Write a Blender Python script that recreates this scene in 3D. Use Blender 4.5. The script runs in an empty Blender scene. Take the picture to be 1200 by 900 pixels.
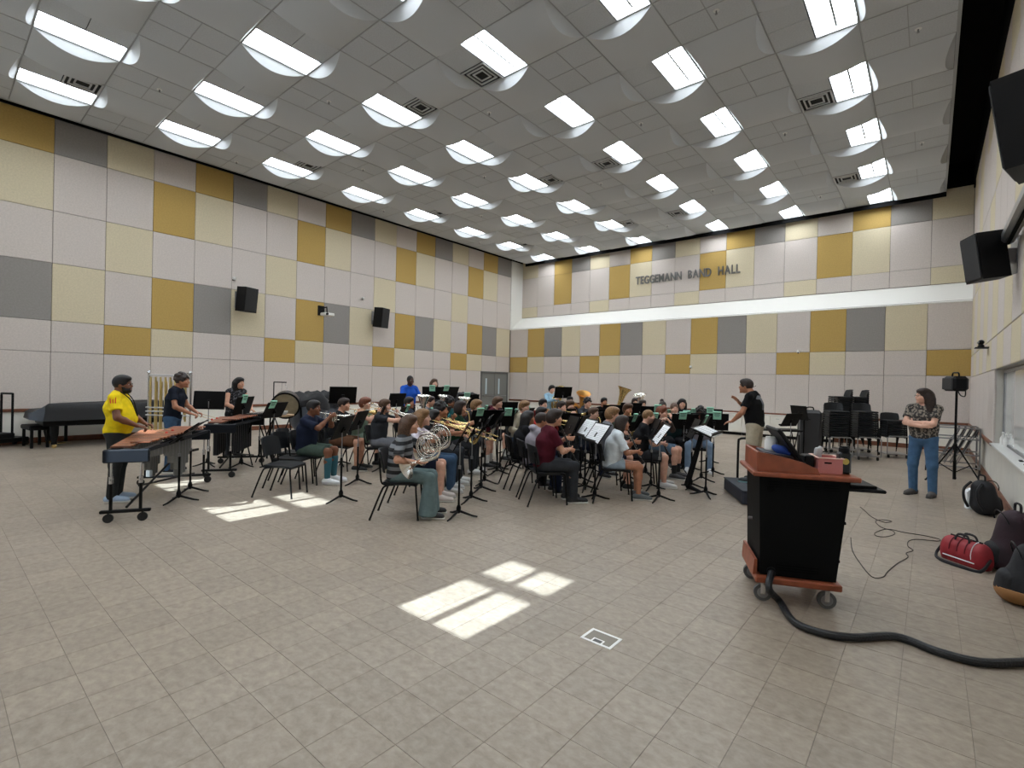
import bpy, math, random
import numpy as np
from mathutils import Vector, Matrix
random.seed(7)
scene = bpy.context.scene
COL = scene.collection

# ------------------------------------------------------------------ camera
FPX = 582.2832
YAW, PIT, ROL = -0.6989, -0.0051, 0.0233
CAM = np.array([16.059, 0.0, 1.699])
def _basis():
    cy, sy = math.cos(YAW), math.sin(YAW)
    fw = np.array([sy, cy, 0.]); rt = np.array([cy, -sy, 0.]); u = np.array([0, 0, 1.])
    f = fw*math.cos(PIT)+u*math.sin(PIT); u2 = u*math.cos(PIT)-fw*math.sin(PIT)
    r = rt*math.cos(ROL)+u2*math.sin(ROL); u3 = u2*math.cos(ROL)-rt*math.sin(ROL)
    return r, u3, f
CR, CU, CF = _basis()
cd = bpy.data.cameras.new('camera'); cam = bpy.data.objects.new('camera', cd); COL.objects.link(cam)
cd.sensor_width = 36.0; cd.sensor_fit = 'HORIZONTAL'; cd.lens = FPX/1200*36.0
cd.clip_start = 0.05; cd.clip_end = 200
cam.matrix_world = Matrix(((CR[0], CU[0], -CF[0], CAM[0]), (CR[1], CU[1], -CF[1], CAM[1]), (CR[2], CU[2], -CF[2], CAM[2]), (0, 0, 0, 1)))
scene.camera = cam

# ------------------------------------------------------------------ world, sun, exposure
w = bpy.data.worlds.new('world'); scene.world = w; w.use_nodes = True
w.node_tree.nodes['Background'].inputs[0].default_value = (0.62, 0.78, 1.0, 1)
w.node_tree.nodes['Background'].inputs[1].default_value = 6.0
SUN_TAN = 0.70                      # sun comes from behind the camera, along +Y
sd = bpy.data.lights.new('sun', 'SUN'); sd.energy = 16.0; sd.angle = math.radians(0.53); sd.color = (0.76, 0.91, 1.0)
so = bpy.data.objects.new('sun', sd); COL.objects.link(so); so.location = (9, -20, 16)
so.rotation_euler = Vector((0, -1, SUN_TAN)).to_track_quat('Z', 'Y').to_euler()
LIGHT_STRENGTH = 12.0
scene.view_settings.view_transform = 'Standard'; scene.view_settings.look = 'None'
scene.view_settings.gamma = 1.0; scene.view_settings.use_curve_mapping = False
scene.view_settings.exposure = 0.45

# ------------------------------------------------------------------ helpers
def at(px, depth, z=0.0):
    p = CAM + (CF + (px-600)/FPX*CR)*depth
    return (float(p[0]), float(p[1]), z)
def floor_at(px, py, z=0.0):
    d = CF+(px-600)/FPX*CR-(py-450)/FPX*CU
    p = CAM+d*(z-CAM[2])/d[2]
    return (float(p[0]), float(p[1]), z)
def lin(c):
    out = []
    for x in c[:3]:
        x = x/255.0
        out.append(x/12.92 if x <= 0.04045 else ((x+0.055)/1.055)**2.4)
    return (out[0], out[1], out[2], 1.0)
MATS = {}
def mat(name, rgb, rough=0.6, metal=0.0, spec=0.5, var=0.0, vscale=8.0, bump=0.0, bscale=60.0, coat=0.0, emit=None):
    if name in MATS: return MATS[name]
    m = bpy.data.materials.new(name); m.use_nodes = True
    nt = m.node_tree; b = nt.nodes['Principled BSDF']
    b.inputs['Base Color'].default_value = lin(rgb)
    b.inputs['Roughness'].default_value = rough; b.inputs['Metallic'].default_value = metal
    b.inputs['Specular IOR Level'].default_value = spec
    if coat: b.inputs['Coat Weight'].default_value = coat
    tc = None
    if var or bump:
        tc = nt.nodes.new('ShaderNodeTexCoord')
    if var:
        n = nt.nodes.new('ShaderNodeTexNoise'); n.inputs['Scale'].default_value = vscale; n.inputs['Detail'].default_value = 5
        nt.links.new(tc.outputs['Object'], n.inputs['Vector'])
        r = nt.nodes.new('ShaderNodeValToRGB')
        c0 = lin([max(0, x*(1-var)) for x in rgb]); c1 = lin([min(255, x*(1+var)) for x in rgb])
        r.color_ramp.elements[0].position = 0.3; r.color_ramp.elements[1].position = 0.7
        r.color_ramp.elements[0].color = c0; r.color_ramp.elements[1].color = c1
        nt.links.new(n.outputs['Fac'], r.inputs['Fac']); nt.links.new(r.outputs['Color'], b.inputs['Base Color'])
    if bump:
        n2 = nt.nodes.new('ShaderNodeTexNoise'); n2.inputs['Scale'].default_value = bscale; n2.inputs['Detail'].default_value = 3
        nt.links.new(tc.outputs['Object'], n2.inputs['Vector'])
        bp = nt.nodes.new('ShaderNodeBump'); bp.inputs['Strength'].default_value = bump; bp.inputs['Distance'].default_value = 0.01
        nt.links.new(n2.outputs['Fac'], bp.inputs['Height']); nt.links.new(bp.outputs['Normal'], b.inputs['Normal'])
    if emit:
        b.inputs['Emission Color'].default_value = (emit[0], emit[1], emit[2], 1); b.inputs['Emission Strength'].default_value = emit[3]
    MATS[name] = m
    return m

def rot_to(d):
    """3x3 matrix whose z axis is d"""
    d = Vector(d).normalized()
    return d.to_track_quat('Z', 'Y').to_matrix()
def rz(a): return Matrix.Rotation(a, 3, 'Z')

class MB:
    def __init__(s): s.v = []; s.f = []
    def add(s, vs, fs):
        o = len(s.v); s.v.extend([tuple(x) for x in vs]); s.f.extend([tuple(i+o for i in q) for q in fs]); return s
    def box(s, c, size, b=0.0, R=None):
        hx, hy, hz = size[0]/2, size[1]/2, size[2]/2; c = Vector(c)
        if b <= 0:
            P = [Vector((x*hx, y*hy, z*hz)) for z in (-1, 1) for y in (-1, 1) for x in (-1, 1)]
            F = [(0, 2, 3, 1), (4, 5, 7, 6), (0, 1, 5, 4), (2, 6, 7, 3), (0, 4, 6, 2), (1, 3, 7, 5)]
        else:
            b = min(b, hx*.95, hy*.95, hz*.95); P = []; ix = {}
            for sx in (-1, 1):
                for sy in (-1, 1):
                    for sz in (-1, 1):
                        for k, p in enumerate(((sx*hx, sy*(hy-b), sz*(hz-b)), (sx*(hx-b), sy*hy, sz*(hz-b)), (sx*(hx-b), sy*(hy-b), sz*hz))):
                            ix[(sx, sy, sz, k)] = len(P); P.append(Vector(p))
            F = []
            for q in (-1, 1):
                F.append([ix[(q, a, bb, 0)] for a, bb in ((-1, -1), (1, -1), (1, 1), (-1, 1))])
                F.append([ix[(a, q, bb, 1)] for a, bb in ((-1, -1), (1, -1), (1, 1), (-1, 1))])
                F.append([ix[(a, bb, q, 2)] for a, bb in ((-1, -1), (1, -1), (1, 1), (-1, 1))])
                for p in (-1, 1):
                    F.append([ix[(q, p, -1, 0)], ix[(q, p, 1, 0)], ix[(q, p, 1, 1)], ix[(q, p, -1, 1)]])
                    F.append([ix[(q, -1, p, 0)], ix[(q, 1, p, 0)], ix[(q, 1, p, 2)], ix[(q, -1, p, 2)]])
                    F.append([ix[(-1, q, p, 1)], ix[(1, q, p, 1)], ix[(1, q, p, 2)], ix[(-1, q, p, 2)]])
                    for t in (-1, 1): F.append([ix[(q, p, t, 0)], ix[(q, p, t, 1)], ix[(q, p, t, 2)]])
            for i, q in enumerate(F):
                n = (P[q[1]]-P[q[0]]).cross(P[q[2]]-P[q[0]])
                if n.dot(sum((P[j] for j in q), Vector())) < 0: F[i] = q[::-1]
        if R is not None: P = [R @ p for p in P]
        return s.add([p+c for p in P], F)
    def tube(s, pts, r, n=8, caps=True, flat=None):
        pts = [Vector(p) for p in pts]; m = len(pts)
        rs = r if isinstance(r, (list, tuple)) else [r]*m
        t0 = (pts[1]-pts[0]).normalized()
        a = Vector((0, 0, 1)) if abs(t0.z) < .9 else Vector((1, 0, 0))
        nrm = (a-t0*a.dot(t0)).normalized(); vs = []
        for i in range(m):
            t = ((pts[min(i+1, m-1)]-pts[max(i-1, 0)])).normalized()
            nrm = (nrm-t*nrm.dot(t))
            if nrm.length < 1e-6: nrm = t.orthogonal()
            nrm.normalize(); bn = t.cross(nrm)
            for k in range(n):
                an = 2*math.pi*k/n
                vs.append(pts[i]+(nrm*math.cos(an)+bn*math.sin(an))*rs[i])
        fs = []
        for i in range(m-1):
            for k in range(n):
                k2 = (k+1) % n
                fs.append((i*n+k, i*n+k2, (i+1)*n+k2, (i+1)*n+k))
        if caps: fs.append(tuple(range(n))[::-1]); fs.append(tuple((m-1)*n+k for k in range(n)))
        return s.add(vs, fs)
    def cyl(s, p0, p1, r0, r1=None, n=12, caps=True):
        return s.tube([p0, p1], [r0, r0 if r1 is None else r1], n, caps)
    def lathe(s, prof, c=(0, 0, 0), axis=(0, 0, 1), n=20):
        """prof: list of (radius, height) along axis from c; open shell"""
        R = rot_to(axis); c = Vector(c); vs = []
        for (r, z) in prof:
            for k in range(n):
                an = 2*math.pi*k/n
                vs.append(c+R @ Vector((r*math.cos(an), r*math.sin(an), z)))
        fs = []
        for i in range(len(prof)-1):
            for k in range(n):
                k2 = (k+1) % n
                fs.append((i*n+k, i*n+k2, (i+1)*n+k2, (i+1)*n+k))
        if prof[0][0] > 0.0006: fs.append(tuple(range(n))[::-1])
        if prof[-1][0] > 0.0006: fs.append(tuple((len(prof)-1)*n+k for k in range(n)))
        return s.add(vs, fs)
    def prism(s, poly, a, d):
        """poly: list of 3D points, extruded by vector d from offset a"""
        P = [Vector(p)+Vector(a) for p in poly]; d = Vector(d); n = len(P)
        vs = P+[p+d for p in P]
        nn = Vector((0, 0, 0))
        for i in range(n): nn += P[i].cross(P[(i+1) % n])
        up = nn.dot(d) > 0
        f = [tuple(range(n))[::-1], tuple(range(n, 2*n))]+[(i, (i+1) % n, n+(i+1) % n, n+i) for i in range(n)]
        if not up: f = [q[::-1] for q in f]
        return s.add(vs, f)
    def sphere(s, c, r, n=10, m=6):
        if not isinstance(r, (tuple, list)): r = (r, r, r)
        vs = [(c[0], c[1], c[2]-r[2])]; fs = []
        for i in range(1, m):
            th = math.pi*i/m-math.pi/2
            for k in range(n):
                an = 2*math.pi*k/n
                vs.append((c[0]+r[0]*math.cos(th)*math.cos(an), c[1]+r[1]*math.cos(th)*math.sin(an), c[2]+r[2]*math.sin(th)))
        vs.append((c[0], c[1], c[2]+r[2])); L = len(vs)-1
        for k in range(n):
            k2 = (k+1) % n
            fs.append((0, 1+k2, 1+k))
            for i in range(m-2): fs.append((1+i*n+k, 1+i*n+k2, 1+(i+1)*n+k2, 1+(i+1)*n+k))
            fs.append((1+(m-2)*n+k, 1+(m-2)*n+k2, L))
        return s.add(vs, fs)
    def mesh(s, name, smooth=35):
        me = bpy.data.meshes.new(name); me.from_pydata(s.v, [], s.f)
        me.materials.append(None)
        if smooth:
            me.polygons.foreach_set('use_smooth', [True]*len(me.polygons))
            me.set_sharp_from_angle(angle=math.radians(smooth))
        me.update(); return me
    def build(s, name, m, parent=None, smooth=35, loc=None):
        return obj(name, s.mesh(name, smooth), m, parent, loc)
def obj(name, me, m, parent=None, loc=None, rot=None):
    o = bpy.data.objects.new(name, me); COL.objects.link(o)
    if m is not None:
        if not me.materials: me.materials.append(None)
        o.material_slots[0].link = 'OBJECT'; o.material_slots[0].material = m
    if parent: o.parent = parent
    if loc is not None: o.location = loc
    if rot is not None: o.rotation_euler = rot
    return o
def tag(o, label=None, cat=None, group=None, kind=None):
    if label: o['label'] = label
    if cat: o['category'] = cat
    if group: o['group'] = group
    if kind: o['kind'] = kind
    return o
def thing(name, label, cat, loc=(0, 0, 0), rotz=0.0, group=None, scale=None):
    o = bpy.data.objects.new(name, None); COL.objects.link(o); o.empty_display_size = 0.1
    o.location = loc; o.rotation_euler = (0, 0, rotz)
    if scale: o.scale = (scale, scale, scale)
    return tag(o, label, cat, group)
def dup(root, loc, rotz, label, group=None, name=None):
    def cp(o, par):
        c = o.copy(); COL.objects.link(c); c.parent = par
        for ch in o.children: cp(ch, c)
        return c
    r = cp(root, None); r.location = loc; r.rotation_euler = (0, 0, rotz); r['label'] = label
    if group: r['group'] = group
    return r
def face(dx, dy):
    """z rotation that turns local +Y to direction (dx,dy)"""
    return math.atan2(-dx, dy)
def arc(c, r, a0, a1, n, u=(1, 0, 0), v=(0, 0, 1)):
    c = Vector(c); u = Vector(u); v = Vector(v)
    return [c+u*(r*math.cos(a0+(a1-a0)*i/n))+v*(r*math.sin(a0+(a1-a0)*i/n)) for i in range(n+1)]
def smooth_path(pts, sub=6):
    P = [Vector(p) for p in pts]; out = []
    for i in range(len(P)-1):
        p0 = P[max(i-1, 0)]; p1 = P[i]; p2 = P[i+1]; p3 = P[min(i+2, len(P)-1)]
        for k in range(sub):
            t = k/sub
            out.append(0.5*((2*p1)+(p2-p0)*t+(2*p0-5*p1+4*p2-p3)*t*t+(3*p1-p0-3*p2+p3)*t**3))
    out.append(P[-1]); return out

BLACK = mat('black_powder_coat', (9, 9, 10), 0.5, spec=0.18)
BLACKP = mat('black_plastic', (10, 10, 12), 0.5, spec=0.2)
CHROME = mat('chrome', (205, 205, 208), 0.2, 1.0)
STEEL = mat('grey_steel', (150, 150, 152), 0.35, 0.9)
RUBBER = mat('rubber', (30, 30, 30), 0.75)
WHITE = mat('white_plastic', (225, 224, 220), 0.5)
WOODTRIM = mat('wood_trim', (110, 66, 44), 0.5, var=0.15, vscale=12)
# ================================================================== ROOM
LX, RX = 0.0, 16.958          # left / right wall
BY, UY = 18.884, 19.75        # back wall lower face / recessed upper face
RY = -1.45                     # wall behind the camera
PW = 0.9906
ZC = 7.636                    # ceiling grid plane
ZTOP = 8.5
ROWS = [0.80, 2.147, 2.893, 4.262, 5.502, 6.857, 7.69]
PANEL_M = {
 'L': mat('panel_fabric_pale', (204, 194, 187), 0.9, spec=0.2, var=0.03, vscale=30, bump=0.12, bscale=220),
 'T': mat('panel_fabric_tan', (208, 196, 168), 0.9, spec=0.2, var=0.03, vscale=30, bump=0.12, bscale=220),
 'Y': mat('panel_fabric_ochre', (184, 154, 92), 0.9, spec=0.2, var=0.03, vscale=30, bump=0.12, bscale=220),
 'G': mat('panel_fabric_grey', (146, 141, 137), 0.9, spec=0.2, var=0.03, vscale=30, bump=0.12, bscale=220)}
WALLP = mat('wall_paint', (206, 202, 193), 0.8, var=0.02, vscale=3)
JOINT = mat('wall_joint', (120, 112, 105), 0.9)
BLK = mat('plenum_black', (9, 9, 10), 0.9, spec=0.1)
def struct(name, mb, m, smooth=0):
    return tag(mb.build(name, m, None, smooth), kind='structure')
def wallbox(mb, x0, x1, y0, y1, z0, z1): return mb.box(((x0+x1)/2, (y0+y1)/2, (z0+z1)/2), (x1-x0, y1-y0, z1-z0))

# --- floor: base slab, 12-inch tiles
fm = bpy.data.materials.new('floor_tile'); fm.use_nodes = True
nt = fm.node_tree; b = nt.nodes['Principled BSDF']; b.inputs['Roughness'].default_value = 0.34; b.inputs['Specular IOR Level'].default_value = 0.45
tc = nt.nodes.new('ShaderNodeTexCoord'); geo = nt.nodes.new('ShaderNodeNewGeometry'); oi = nt.nodes.new('ShaderNodeObjectInfo')
mp = nt.nodes.new('ShaderNodeMapping'); mp.inputs['Scale'].default_value = (1.0, 1.35, 1.0)
nt.links.new(geo.outputs['Position'], mp.inputs['Vector'])
n1 = nt.nodes.new('ShaderNodeTexNoise'); n1.inputs['Scale'].default_value = 15; n1.inputs['Detail'].default_value = 9; n1.inputs['Roughness'].default_value = 0.65; n1.inputs['Distortion'].default_value = 0.25
nt.links.new(mp.outputs['Vector'], n1.inputs['Vector'])
cr = nt.nodes.new('ShaderNodeValToRGB'); cr.color_ramp.elements[0].position = 0.3; cr.color_ramp.elements[1].position = 0.72
cr.color_ramp.elements[0].color = lin((137, 124, 110)); cr.color_ramp.elements[1].color = lin((168, 155, 139))
nt.links.new(n1.outputs['Fac'], cr.inputs['Fac'])
wn = nt.nodes.new('ShaderNodeTexWhiteNoise'); wn.noise_dimensions = '3D'
vm = nt.nodes.new('ShaderNodeVectorMath'); vm.operation = 'SNAP'; vm.inputs[1].default_value = (0.2945, 0.2865, 10.0)
vo = nt.nodes.new('ShaderNodeVectorMath'); vo.operation = 'ADD'; vo.inputs[1].default_value = (-14.49+0.2945*60, -2.01+0.2865*60, 3)
nt.links.new(geo.outputs['Position'], vo.inputs[0]); nt.links.new(vo.outputs[0], vm.inputs[0]); nt.links.new(vm.outputs[0], wn.inputs['Vector'])
mx = nt.nodes.new('ShaderNodeMix'); mx.data_type = 'RGBA'; mx.blend_type = 'MULTIPLY'; mx.inputs['Factor'].default_value = 1.0
mr = nt.nodes.new('ShaderNodeMapRange'); mr.inputs['To Min'].default_value = 0.93; mr.inputs['To Max'].default_value = 1.05
nt.links.new(wn.outputs['Value'], mr.inputs['Value']); nt.links.new(cr.outputs['Color'], mx.inputs['A']); nt.links.new(mr.outputs['Result'], mx.inputs['B'])
nt.links.new(mx.outputs['Result'], b.inputs['Base Color'])
n3 = nt.nodes.new('ShaderNodeTexNoise'); n3.inputs['Scale'].default_value = 0.9; n3.inputs['Detail'].default_value = 3
nt.links.new(geo.outputs['Position'], n3.inputs['Vector'])
m3 = nt.nodes.new('ShaderNodeMapRange'); m3.inputs['From Min'].default_value = 0.3; m3.inputs['From Max'].default_value = 0.7; m3.inputs['To Min'].default_value = 0.30; m3.inputs['To Max'].default_value = 0.42
nt.links.new(n3.outputs['Fac'], m3.inputs['Value']); nt.links.new(m3.outputs['Result'], b.inputs['Roughness'])
MATS['floor_tile'] = fm
GROUT = mat('floor_joint', (132, 120, 106), 0.7)
FLOOR = struct('floor', wallbox(MB(), LX-.1, RX+.3, RY-.1, UY+.1, -0.12, -0.003), GROUT)
TX, TY = 0.2945, 0.2865
def tile_mesh():
    g = 0.0007; hx, hy = TX/2-g, TY/2-g; c = 0.0006
    mb = MB()
    vs = [(-hx, -hy, -.004), (hx, -hy, -.004), (hx, hy, -.004), (-hx, hy, -.004), (-hx+c, -hy+c, 0), (hx-c, -hy+c, 0), (hx-c, hy-c, 0), (-hx+c, hy-c, 0)]
    mb.add(vs, [(4, 5, 6, 7), (0, 1, 5, 4), (1, 2, 6, 5), (2, 3, 7, 6), (3, 0, 4, 7)]); return mb
TM = tile_mesh(); tme = TM.mesh('floor_tile', 0)
cells = []
for i in range(-50, 9):
    for j in range(-20, 61):
        x = 14.49+TX*(i+.5); y = 2.01+TY*(j+.5)
        if x < LX+.15 or x > RX-.0 or y < RY+.15 or y > BY-.1: continue
        d = np.array([x, y, 0])-CAM; z = float(d @ CF)
        vis = False
        if z > 0.5:
            px = 600+FPX*float(d @ CR)/z; py = 450-FPX*float(d @ CU)/z
            vis = -60 < px < 1260 and py < 960
        cells.append((z if vis else 99, x, y))
cells.sort()
for z, x, y in cells[:300]: obj('floor_tile', tme, fm, FLOOR, (x, y, 0))
rest = MB()
for z, x, y in cells[300:]: rest.add([(a+x, bb+y, c) for a, bb, c in TM.v], TM.f)
tag(rest.build('floor_tile_field', fm, FLOOR, 0), kind='stuff')

# --- walls (dark joints behind, paint below the rail), panels are their children
_pm = {}
def panel(parent, origin, u, wd, ht, col, gap=0.008, t=0.03):
    """panel on a wall: origin = centre on the wall plane, u = 'x' or 'y' wall normal code"""
    key = (u, round(wd, 3), round(ht, 3))
    if key not in _pm:
        mb = MB(); b_ = 0.008
        if u == '+x': mb.box((t/2, 0, 0), (t, wd-gap, ht-gap), b_)
        elif u == '-x': mb.box((-t/2, 0, 0), (t, wd-gap, ht-gap), b_)
        else: mb.box((0, -t/2, 0), (wd-gap, t, ht-gap), b_)
        _pm[key] = mb.mesh('panel', 0)
    return obj('acoustic_panel', _pm[key], PANEL_M[col], parent, origin)
GY0, GY1, GZ0, GZ1 = -1.3, 0.1, 0.05, 2.147
_wl = MB(); wallbox(_wl, -0.3, LX, RY-.3, GY0, 0, ZTOP); wallbox(_wl, -0.3, LX, GY1, UY+.3, 0, ZTOP); wallbox(_wl, -0.3, LX, GY0, GY1, GZ1, ZTOP); wallbox(_wl, -0.3, LX, GY0, GY1, 0, GZ0)
WL = struct('wall_left', _wl, JOINT)
WB = struct('wall_back', wallbox(MB(), -0.3, RX+.5, BY, BY+0.25, 0, 4.30), JOINT)
WU = struct('wall_back_upper', wallbox(MB(), -0.3, RX+.5, UY, UY+0.3, 4.2, ZTOP), JOINT)
pat = {5: 'YGTL', 4: 'TLLY', 3: 'LLTL', 2: 'GTLY', 1: 'LLYT', 0: 'LLLL'}
yA = 1.981
for c in range(-2, 18):                       # c=0 is the column ending at the joint k=0
    y0 = yA+PW*(c-1); y1 = y0+PW
    if y1 > BY: y1 = BY
    for r in range(6):
        z0, z1 = ROWS[r], ROWS[r+1]
        ch = pat[r][c % 4]
        if r == 3: ch = 'T' if c % 4 == 2 else 'L'
        # double door at the far end of the left wall
        if r == 0 and (c >= 16 or y0 < GY1-.2): continue
        panel(WL, (LX, (y0+y1)/2, (z0+z1)/2), '+x', y1-y0, z1-z0, ch)
xB = 1.141; PWB = 0.9887
low = {2: 'LYGT', 1: 'YTLL', 0: 'LLLL'}
for c in range(0, 17):
    x0 = xB+PWB*(c-1); x1 = x0+PWB
    if c == 0: x0 = 0.04
    for r in range(3):
        z0, z1 = ROWS[r], min(ROWS[r+1], 4.26)
        panel(WB, ((x0+x1)/2, BY, (z0+z1)/2), '-y', x1-x0, z1-z0, low[r][c % 4])
KU = UY/19.53
UR = [1.699+(z-1.699)*KU for z in (4.90, 5.41, 6.84, 7.70)]
for c in range(0, 17):
    x0 = xB+PWB*(c-1)+.04; x1 = x0+PWB
    x0 = 16.059+(x0-16.059)*KU; x1 = 16.059+(x1-16.059)*KU
    if c == 0: x0 = 0.04
    if c == 16: x1 = RX-.01
    top = 'TLYG'[c % 4]
    mid = {2: 'Y', 1: 'L', 0: 'L'}.get(c, {1: 'Y', 2: 'T', 3: 'L', 0: 'L'}[c % 4])
    bot = 'T' if c % 4 == 0 else 'L'
    for r, ch in enumerate((bot, mid, top)):
        panel(WU, ((x0+x1)/2, UY, (UR[r]+UR[r+1])/2), '-y', x1-x0, UR[r+1]-UR[r], ch)
# sloped white sill between lower and upper back wall, white return in the corner
WHITEP = mat('white_paint', (232, 230, 224), 0.6)
mb = MB(); mb.prism([(0, BY-.03, 4.27), (0, UY, UR[0]-.01), (0, UY, 4.25), (0, BY-.03, 4.24)], (0.0, 0, 0), (RX, 0, 0))
struct('trim_1', mb, WHITEP)
mb = MB(); wallbox(mb, 0, 0.035, BY-.04, UY, 4.27, 7.69); struct('trim_2', mb, WHITEP)
# painted dado below the rail, wood rail, wood baseboard
DADO = mat('dado_paint', (232, 228, 218), 0.7, var=0.02, vscale=3)
mb = MB(); wallbox(mb, LX, LX+.02, GY1, 16.8, 0.0, 0.76); struct('wall_left_dado', mb, DADO)
mb = MB(); wallbox(mb, 0, RX, BY-.02, BY, 0.0, 0.78); struct('wall_back_dado', mb, DADO)
mb = MB(); mb.box((LX+.03, (GY1+16.8)/2, .77), (.06, 16.8-GY1, .075), .012); struct('trim_3', mb, WOODTRIM, 30)
mb = MB(); mb.box((RX/2, BY-.03, .79), (RX-.08, .06, .075), .012); struct('trim_4', mb, WOODTRIM, 30)
mb = MB(); mb.box((LX+.03, (GY1+16.8)/2, .065), (.03, 16.8-GY1, .13), .006); struct('baseboard_left', mb, WOODTRIM, 30)
mb = MB(); mb.box((RX/2, BY-.03, .065), (RX-.08, .03, .13), .006); struct('baseboard_back', mb, WOODTRIM, 30)
# black plenum above the panels
mb = MB(); wallbox(mb, LX, LX+.034, RY, UY, 7.70, ZTOP); wallbox(mb, 0.03, RX, UY-.034, UY, UR[3], ZTOP); wallbox(mb, RX-.034, RX, RY, UY, 7.66, ZTOP)
wallbox(mb, -.3, RX+.5, RY-.3, UY+.3, ZTOP, ZTOP+.2)
struct('ceiling_plenum', mb, BLK)

# --- right wall: whiteboard niche
NY0, NY1, NZ0, NZ1 = 1.2, 12.2, 0.80, 2.11
mb = MB(); wallbox(mb, RX, RX+.6, RY-.3, UY+.3, 0, NZ0); wallbox(mb, RX, RX+.6, RY-.3, UY+.3, NZ1, ZTOP)
wallbox(mb, RX, RX+.6, NY1, UY+.3, NZ0, NZ1); wallbox(mb, RX, RX+.6, RY-.3, NY0, NZ0, NZ1); wallbox(mb, RX+.13, RX+.6, NY0, NY1, NZ0, NZ1)
WR = struct('wall_right', mb, WALLP)
rrows = [0.80, 2.11, 2.70, 4.26, 5.50, 6.86, 7.66]
rp = {0: 'LLLL', 1: 'LTLT', 2: 'TLTL', 3: 'LTLL', 4: 'LLTL', 5: 'TLTL'}
for r in range(6):
    for c in range(0, 20):
        y1 = BY-.04-PW*c if r else BY-.04-1.11*c; y0 = y1-(PW if r else 1.11)
        if r == 0 and y0 < NY1-.02: continue
        if y0 < RY: continue
        panel(WR, (RX, (y0+y1)/2, (rrows[r]+rrows[r+1])/2), '-x', y1-y0, rrows[r+1]-rrows[r], rp[r][c % 4])
mb = MB(); mb.box((RX-.03, (NY1+BY)/2-.02, .79), (.06, BY-NY1-.1, .075), .012); struct('trim_5', mb, WOODTRIM, 30)
mb = MB(); mb.box((RX-.015, (RY+BY)/2, .065), (.03, BY-RY-.1, .13), .006); struct('baseboard_right', mb, WOODTRIM, 30)
mb = MB(); mb.box((RX+.04, (NY0+NY1)/2, .80), (.22, NY1-NY0-.02, .03), .006); struct('trim_6', mb, mat('tray_white', (214, 214, 210), 0.35))
mb = MB(); mb.box((RX+.005, (NY0+NY1)/2, 2.135), (.05, NY1-NY0+.04, .05), .01); struct('trim_7', mb, STEEL, 30)
wb = thing('whiteboard', 'long glossy whiteboard recessed in the wall niche above the tray', 'whiteboard', (RX+.115, (NY0+NY1)/2, 0.82))
mb = MB(); mb.box((0, 0, .635), (.02, NY1-NY0-.1, 1.22)); mb.build('board', mat('whiteboard', (226, 228, 228), 0.12, coat=0.5), wb, 0)
mb = MB(); mb.box((-.012, 0, 1.245), (.03, NY1-NY0-.06, .04)); mb.box((-.012, 0, .02), (.03, NY1-NY0-.06, .04)); mb.box((-.012, (NY1-NY0)/2-.05, .635), (.03, .04, 1.2)); mb.build('frame', STEEL, wb, 0)

# --- wall behind the camera with sunlit clerestory windows
wins = [(13.06, 13.76), (9.03, 9.89), (7.05, 7.85)]
ry0 = RY; zA = (2.33-RY)*SUN_TAN; zB = (3.68-RY)*SUN_TAN; zM0 = (3.07-RY)*SUN_TAN; zM1 = (3.24-RY)*SUN_TAN
mb = MB()
xs = [-.3]+[v for a in sorted(wins) for v in a]+[RX+.5]
for k in range(0, len(xs), 2): wallbox(mb, xs[k], xs[k+1], RY-.12, RY, zA-.04, zB+.04)
wallbox(mb, -.3, RX+.5, RY-.12, RY, 0, zA-.04); wallbox(mb, -.3, RX+.5, RY-.12, RY, zB+.04, ZTOP)
struct('wall_rear', mb, WALLP)
gl = bpy.data.materials.new('window_glass'); gl.use_nodes = True; nt = gl.node_tree; nt.nodes.clear()
o_ = nt.nodes.new('ShaderNodeOutputMaterial'); t_ = nt.nodes.new('ShaderNodeBsdfTransparent'); g_ = nt.nodes.new('ShaderNodeBsdfGlossy'); g_.inputs['Roughness'].default_value = 0.03
mxs = nt.nodes.new('ShaderNodeMixShader'); mxs.inputs[0].default_value = 0.06
nt.links.new(t_.outputs[0], mxs.inputs[1]); nt.links.new(g_.outputs[0], mxs.inputs[2]); nt.links.new(mxs.outputs[0], o_.inputs[0])
for n, (x0, x1) in enumerate(wins):
    W = bpy.data.objects.new('window_%d' % (n+1), None); COL.objects.link(W); W.location = ((x0+x1)/2, RY-.04, zA); W['kind'] = 'structure'
    hw = (x1-x0)/2; h = zB-zA
    mb = MB(); mb.box((-hw-.02, 0, h/2), (.04, .05, h+.08)); mb.box((hw+.02, 0, h/2), (.04, .05, h+.08)); mb.box((0, 0, -.02), (2*hw, .05, .04)); mb.box((0, 0, h+.02), (2*hw, .05, .04))
    mb.box((0, 0, (zM0+zM1)/2-zA), (2*hw, .04, zM1-zM0)); mb.box((0, 0, h/2), (.075, .04, h)); mb.build('window_frame', WHITE, W, 0)
    for sx in (-1, 1):
        for (a, bb) in ((0, zM0-zA), (zM1-zA, h)):
            mb = MB(); mb.box((sx*hw/2, .0, (a+bb)/2), (hw-.03, .006, bb-a)); mb.build('pane', gl, W, 0)

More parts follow.
